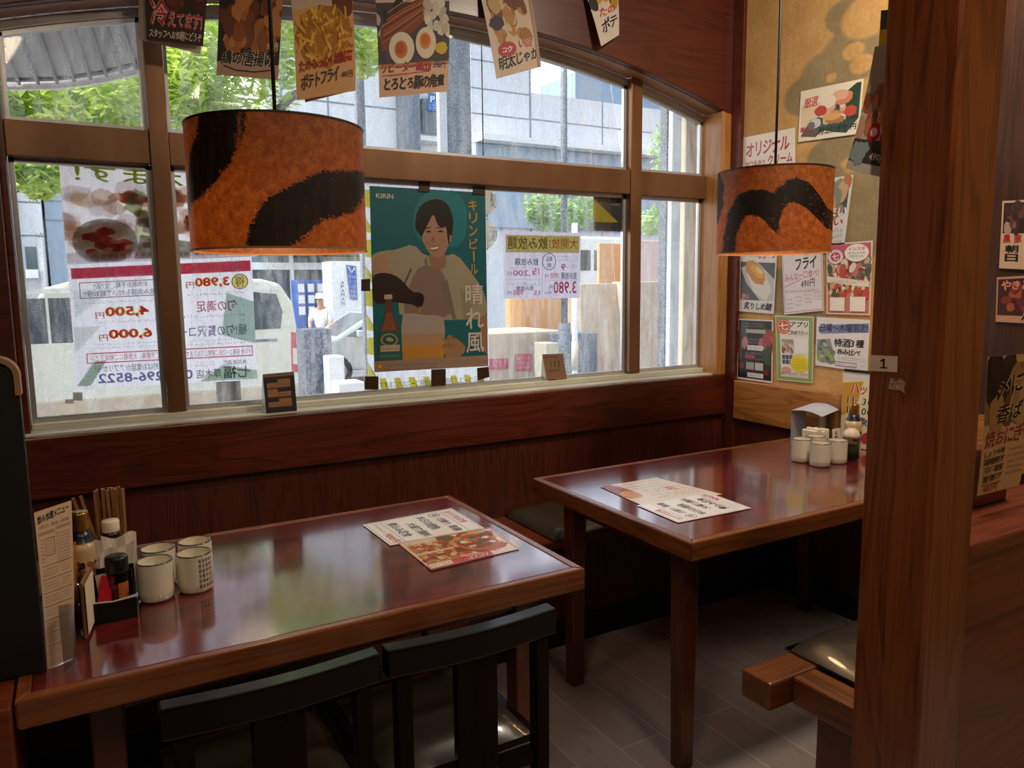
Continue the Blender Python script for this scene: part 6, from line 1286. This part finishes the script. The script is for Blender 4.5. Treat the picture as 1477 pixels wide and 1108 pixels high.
def clump(px, py, y, r_, rz_): p = at_y(px, py, y); return (p.x, p.y, p.z, r_, rz_)
Yt = 9.0; tx = X(318, Yt)
tree((tx, Yt, GZ), 'leafy street tree filling the upper panes behind the hanging flyers',
     [clump(*a) for a in ((250, 30, 9, 1.2, 1.0), (330, 80, 9.2, .9, .8), (180, 130, 8.6, .75, .42), (90, 150, 8.4, .7, .36), (20, 150, 8.2, .6, .38), (260, 130, 9, .6, .6), (-60, 140, 8.2, .6, .4), (420, 50, 9.4, .7, .6), (505, 40, 9.6, .5, .5), (380, -20, 9.4, .9, .7), (140, 90, 9.5, .8, .5), (300, 165, 9.2, .35, .3), (520, 75, 9.3, .28, .3))],
     'leaf', 15000, .075, [([(tx, Yt, GZ), (tx+.05, Yt+.05, 1.6), (tx-.05, Yt, 3.0)], [.14, .12, .09]), ([(tx, Yt, 2.2), (tx-.9, Yt-.3, 3.0), (tx-2.2, Yt-.5, 3.3)], [.07, .05, .03]), ([(tx, Yt, 2.5), (tx+.9, Yt+.2, 3.5), (tx+1.6, Yt+.3, 4.0)], [.07, .05, .03])], 3)
tx = X(-75, 10.5); tree((tx, 10.5, GZ), 'small tree whose branch reaches across the first lower pane', [clump(*a) for a in ((5, 246, 10.3, .34, .16), (50, 252, 10.2, .36, .18), (72, 240, 10.2, .26, .2), (-60, 230, 10.5, .8, .5), (60, 275, 10.1, .2, .1))], 'leaf', 1500, .085, [([(tx, 10.5, GZ), (tx, 10.5, 2.6)], [.1, .07]), ([(tx, 10.5, 1.8), (X(60, 10.2), 10.2, Zp(258, 10.2, 60))], [.04, .015])], 5)
tx = X(990, 12); tree((tx, 12, GZ), 'small hazy tree behind the last window pane', [clump(*a) for a in ((965, 215, 12, .42, .5), (950, 262, 12, .3, .3), (945, 320, 12, .36, .3), (975, 250, 12, .4, .6))], 'leaf_far', 1400, .085, [([(tx, 12, GZ), (tx-.1, 12, 3.6)], [.09, .05])], 7)
tx = X(850, 30); tree((X(800, 19), 19, GZ), 'bushy tree added for the dark reflection in the office windows', [clump(*a) for a in ((800, 312, 19, .8, .55), (838, 300, 19, .7, .6), (778, 300, 19, .5, .5))], _leaf('shaded_green_leaves', '#3f6a4c', '#6f9a70') if False else 'leaf_far', 1500, .12, [([(X(812, 19), 19, GZ), (X(812, 19), 19, 2.8)], [.12, .08])], 9)  # added tree: a reflection in the office windows built as solid leaves
bpy.data.objects.remove(_to)
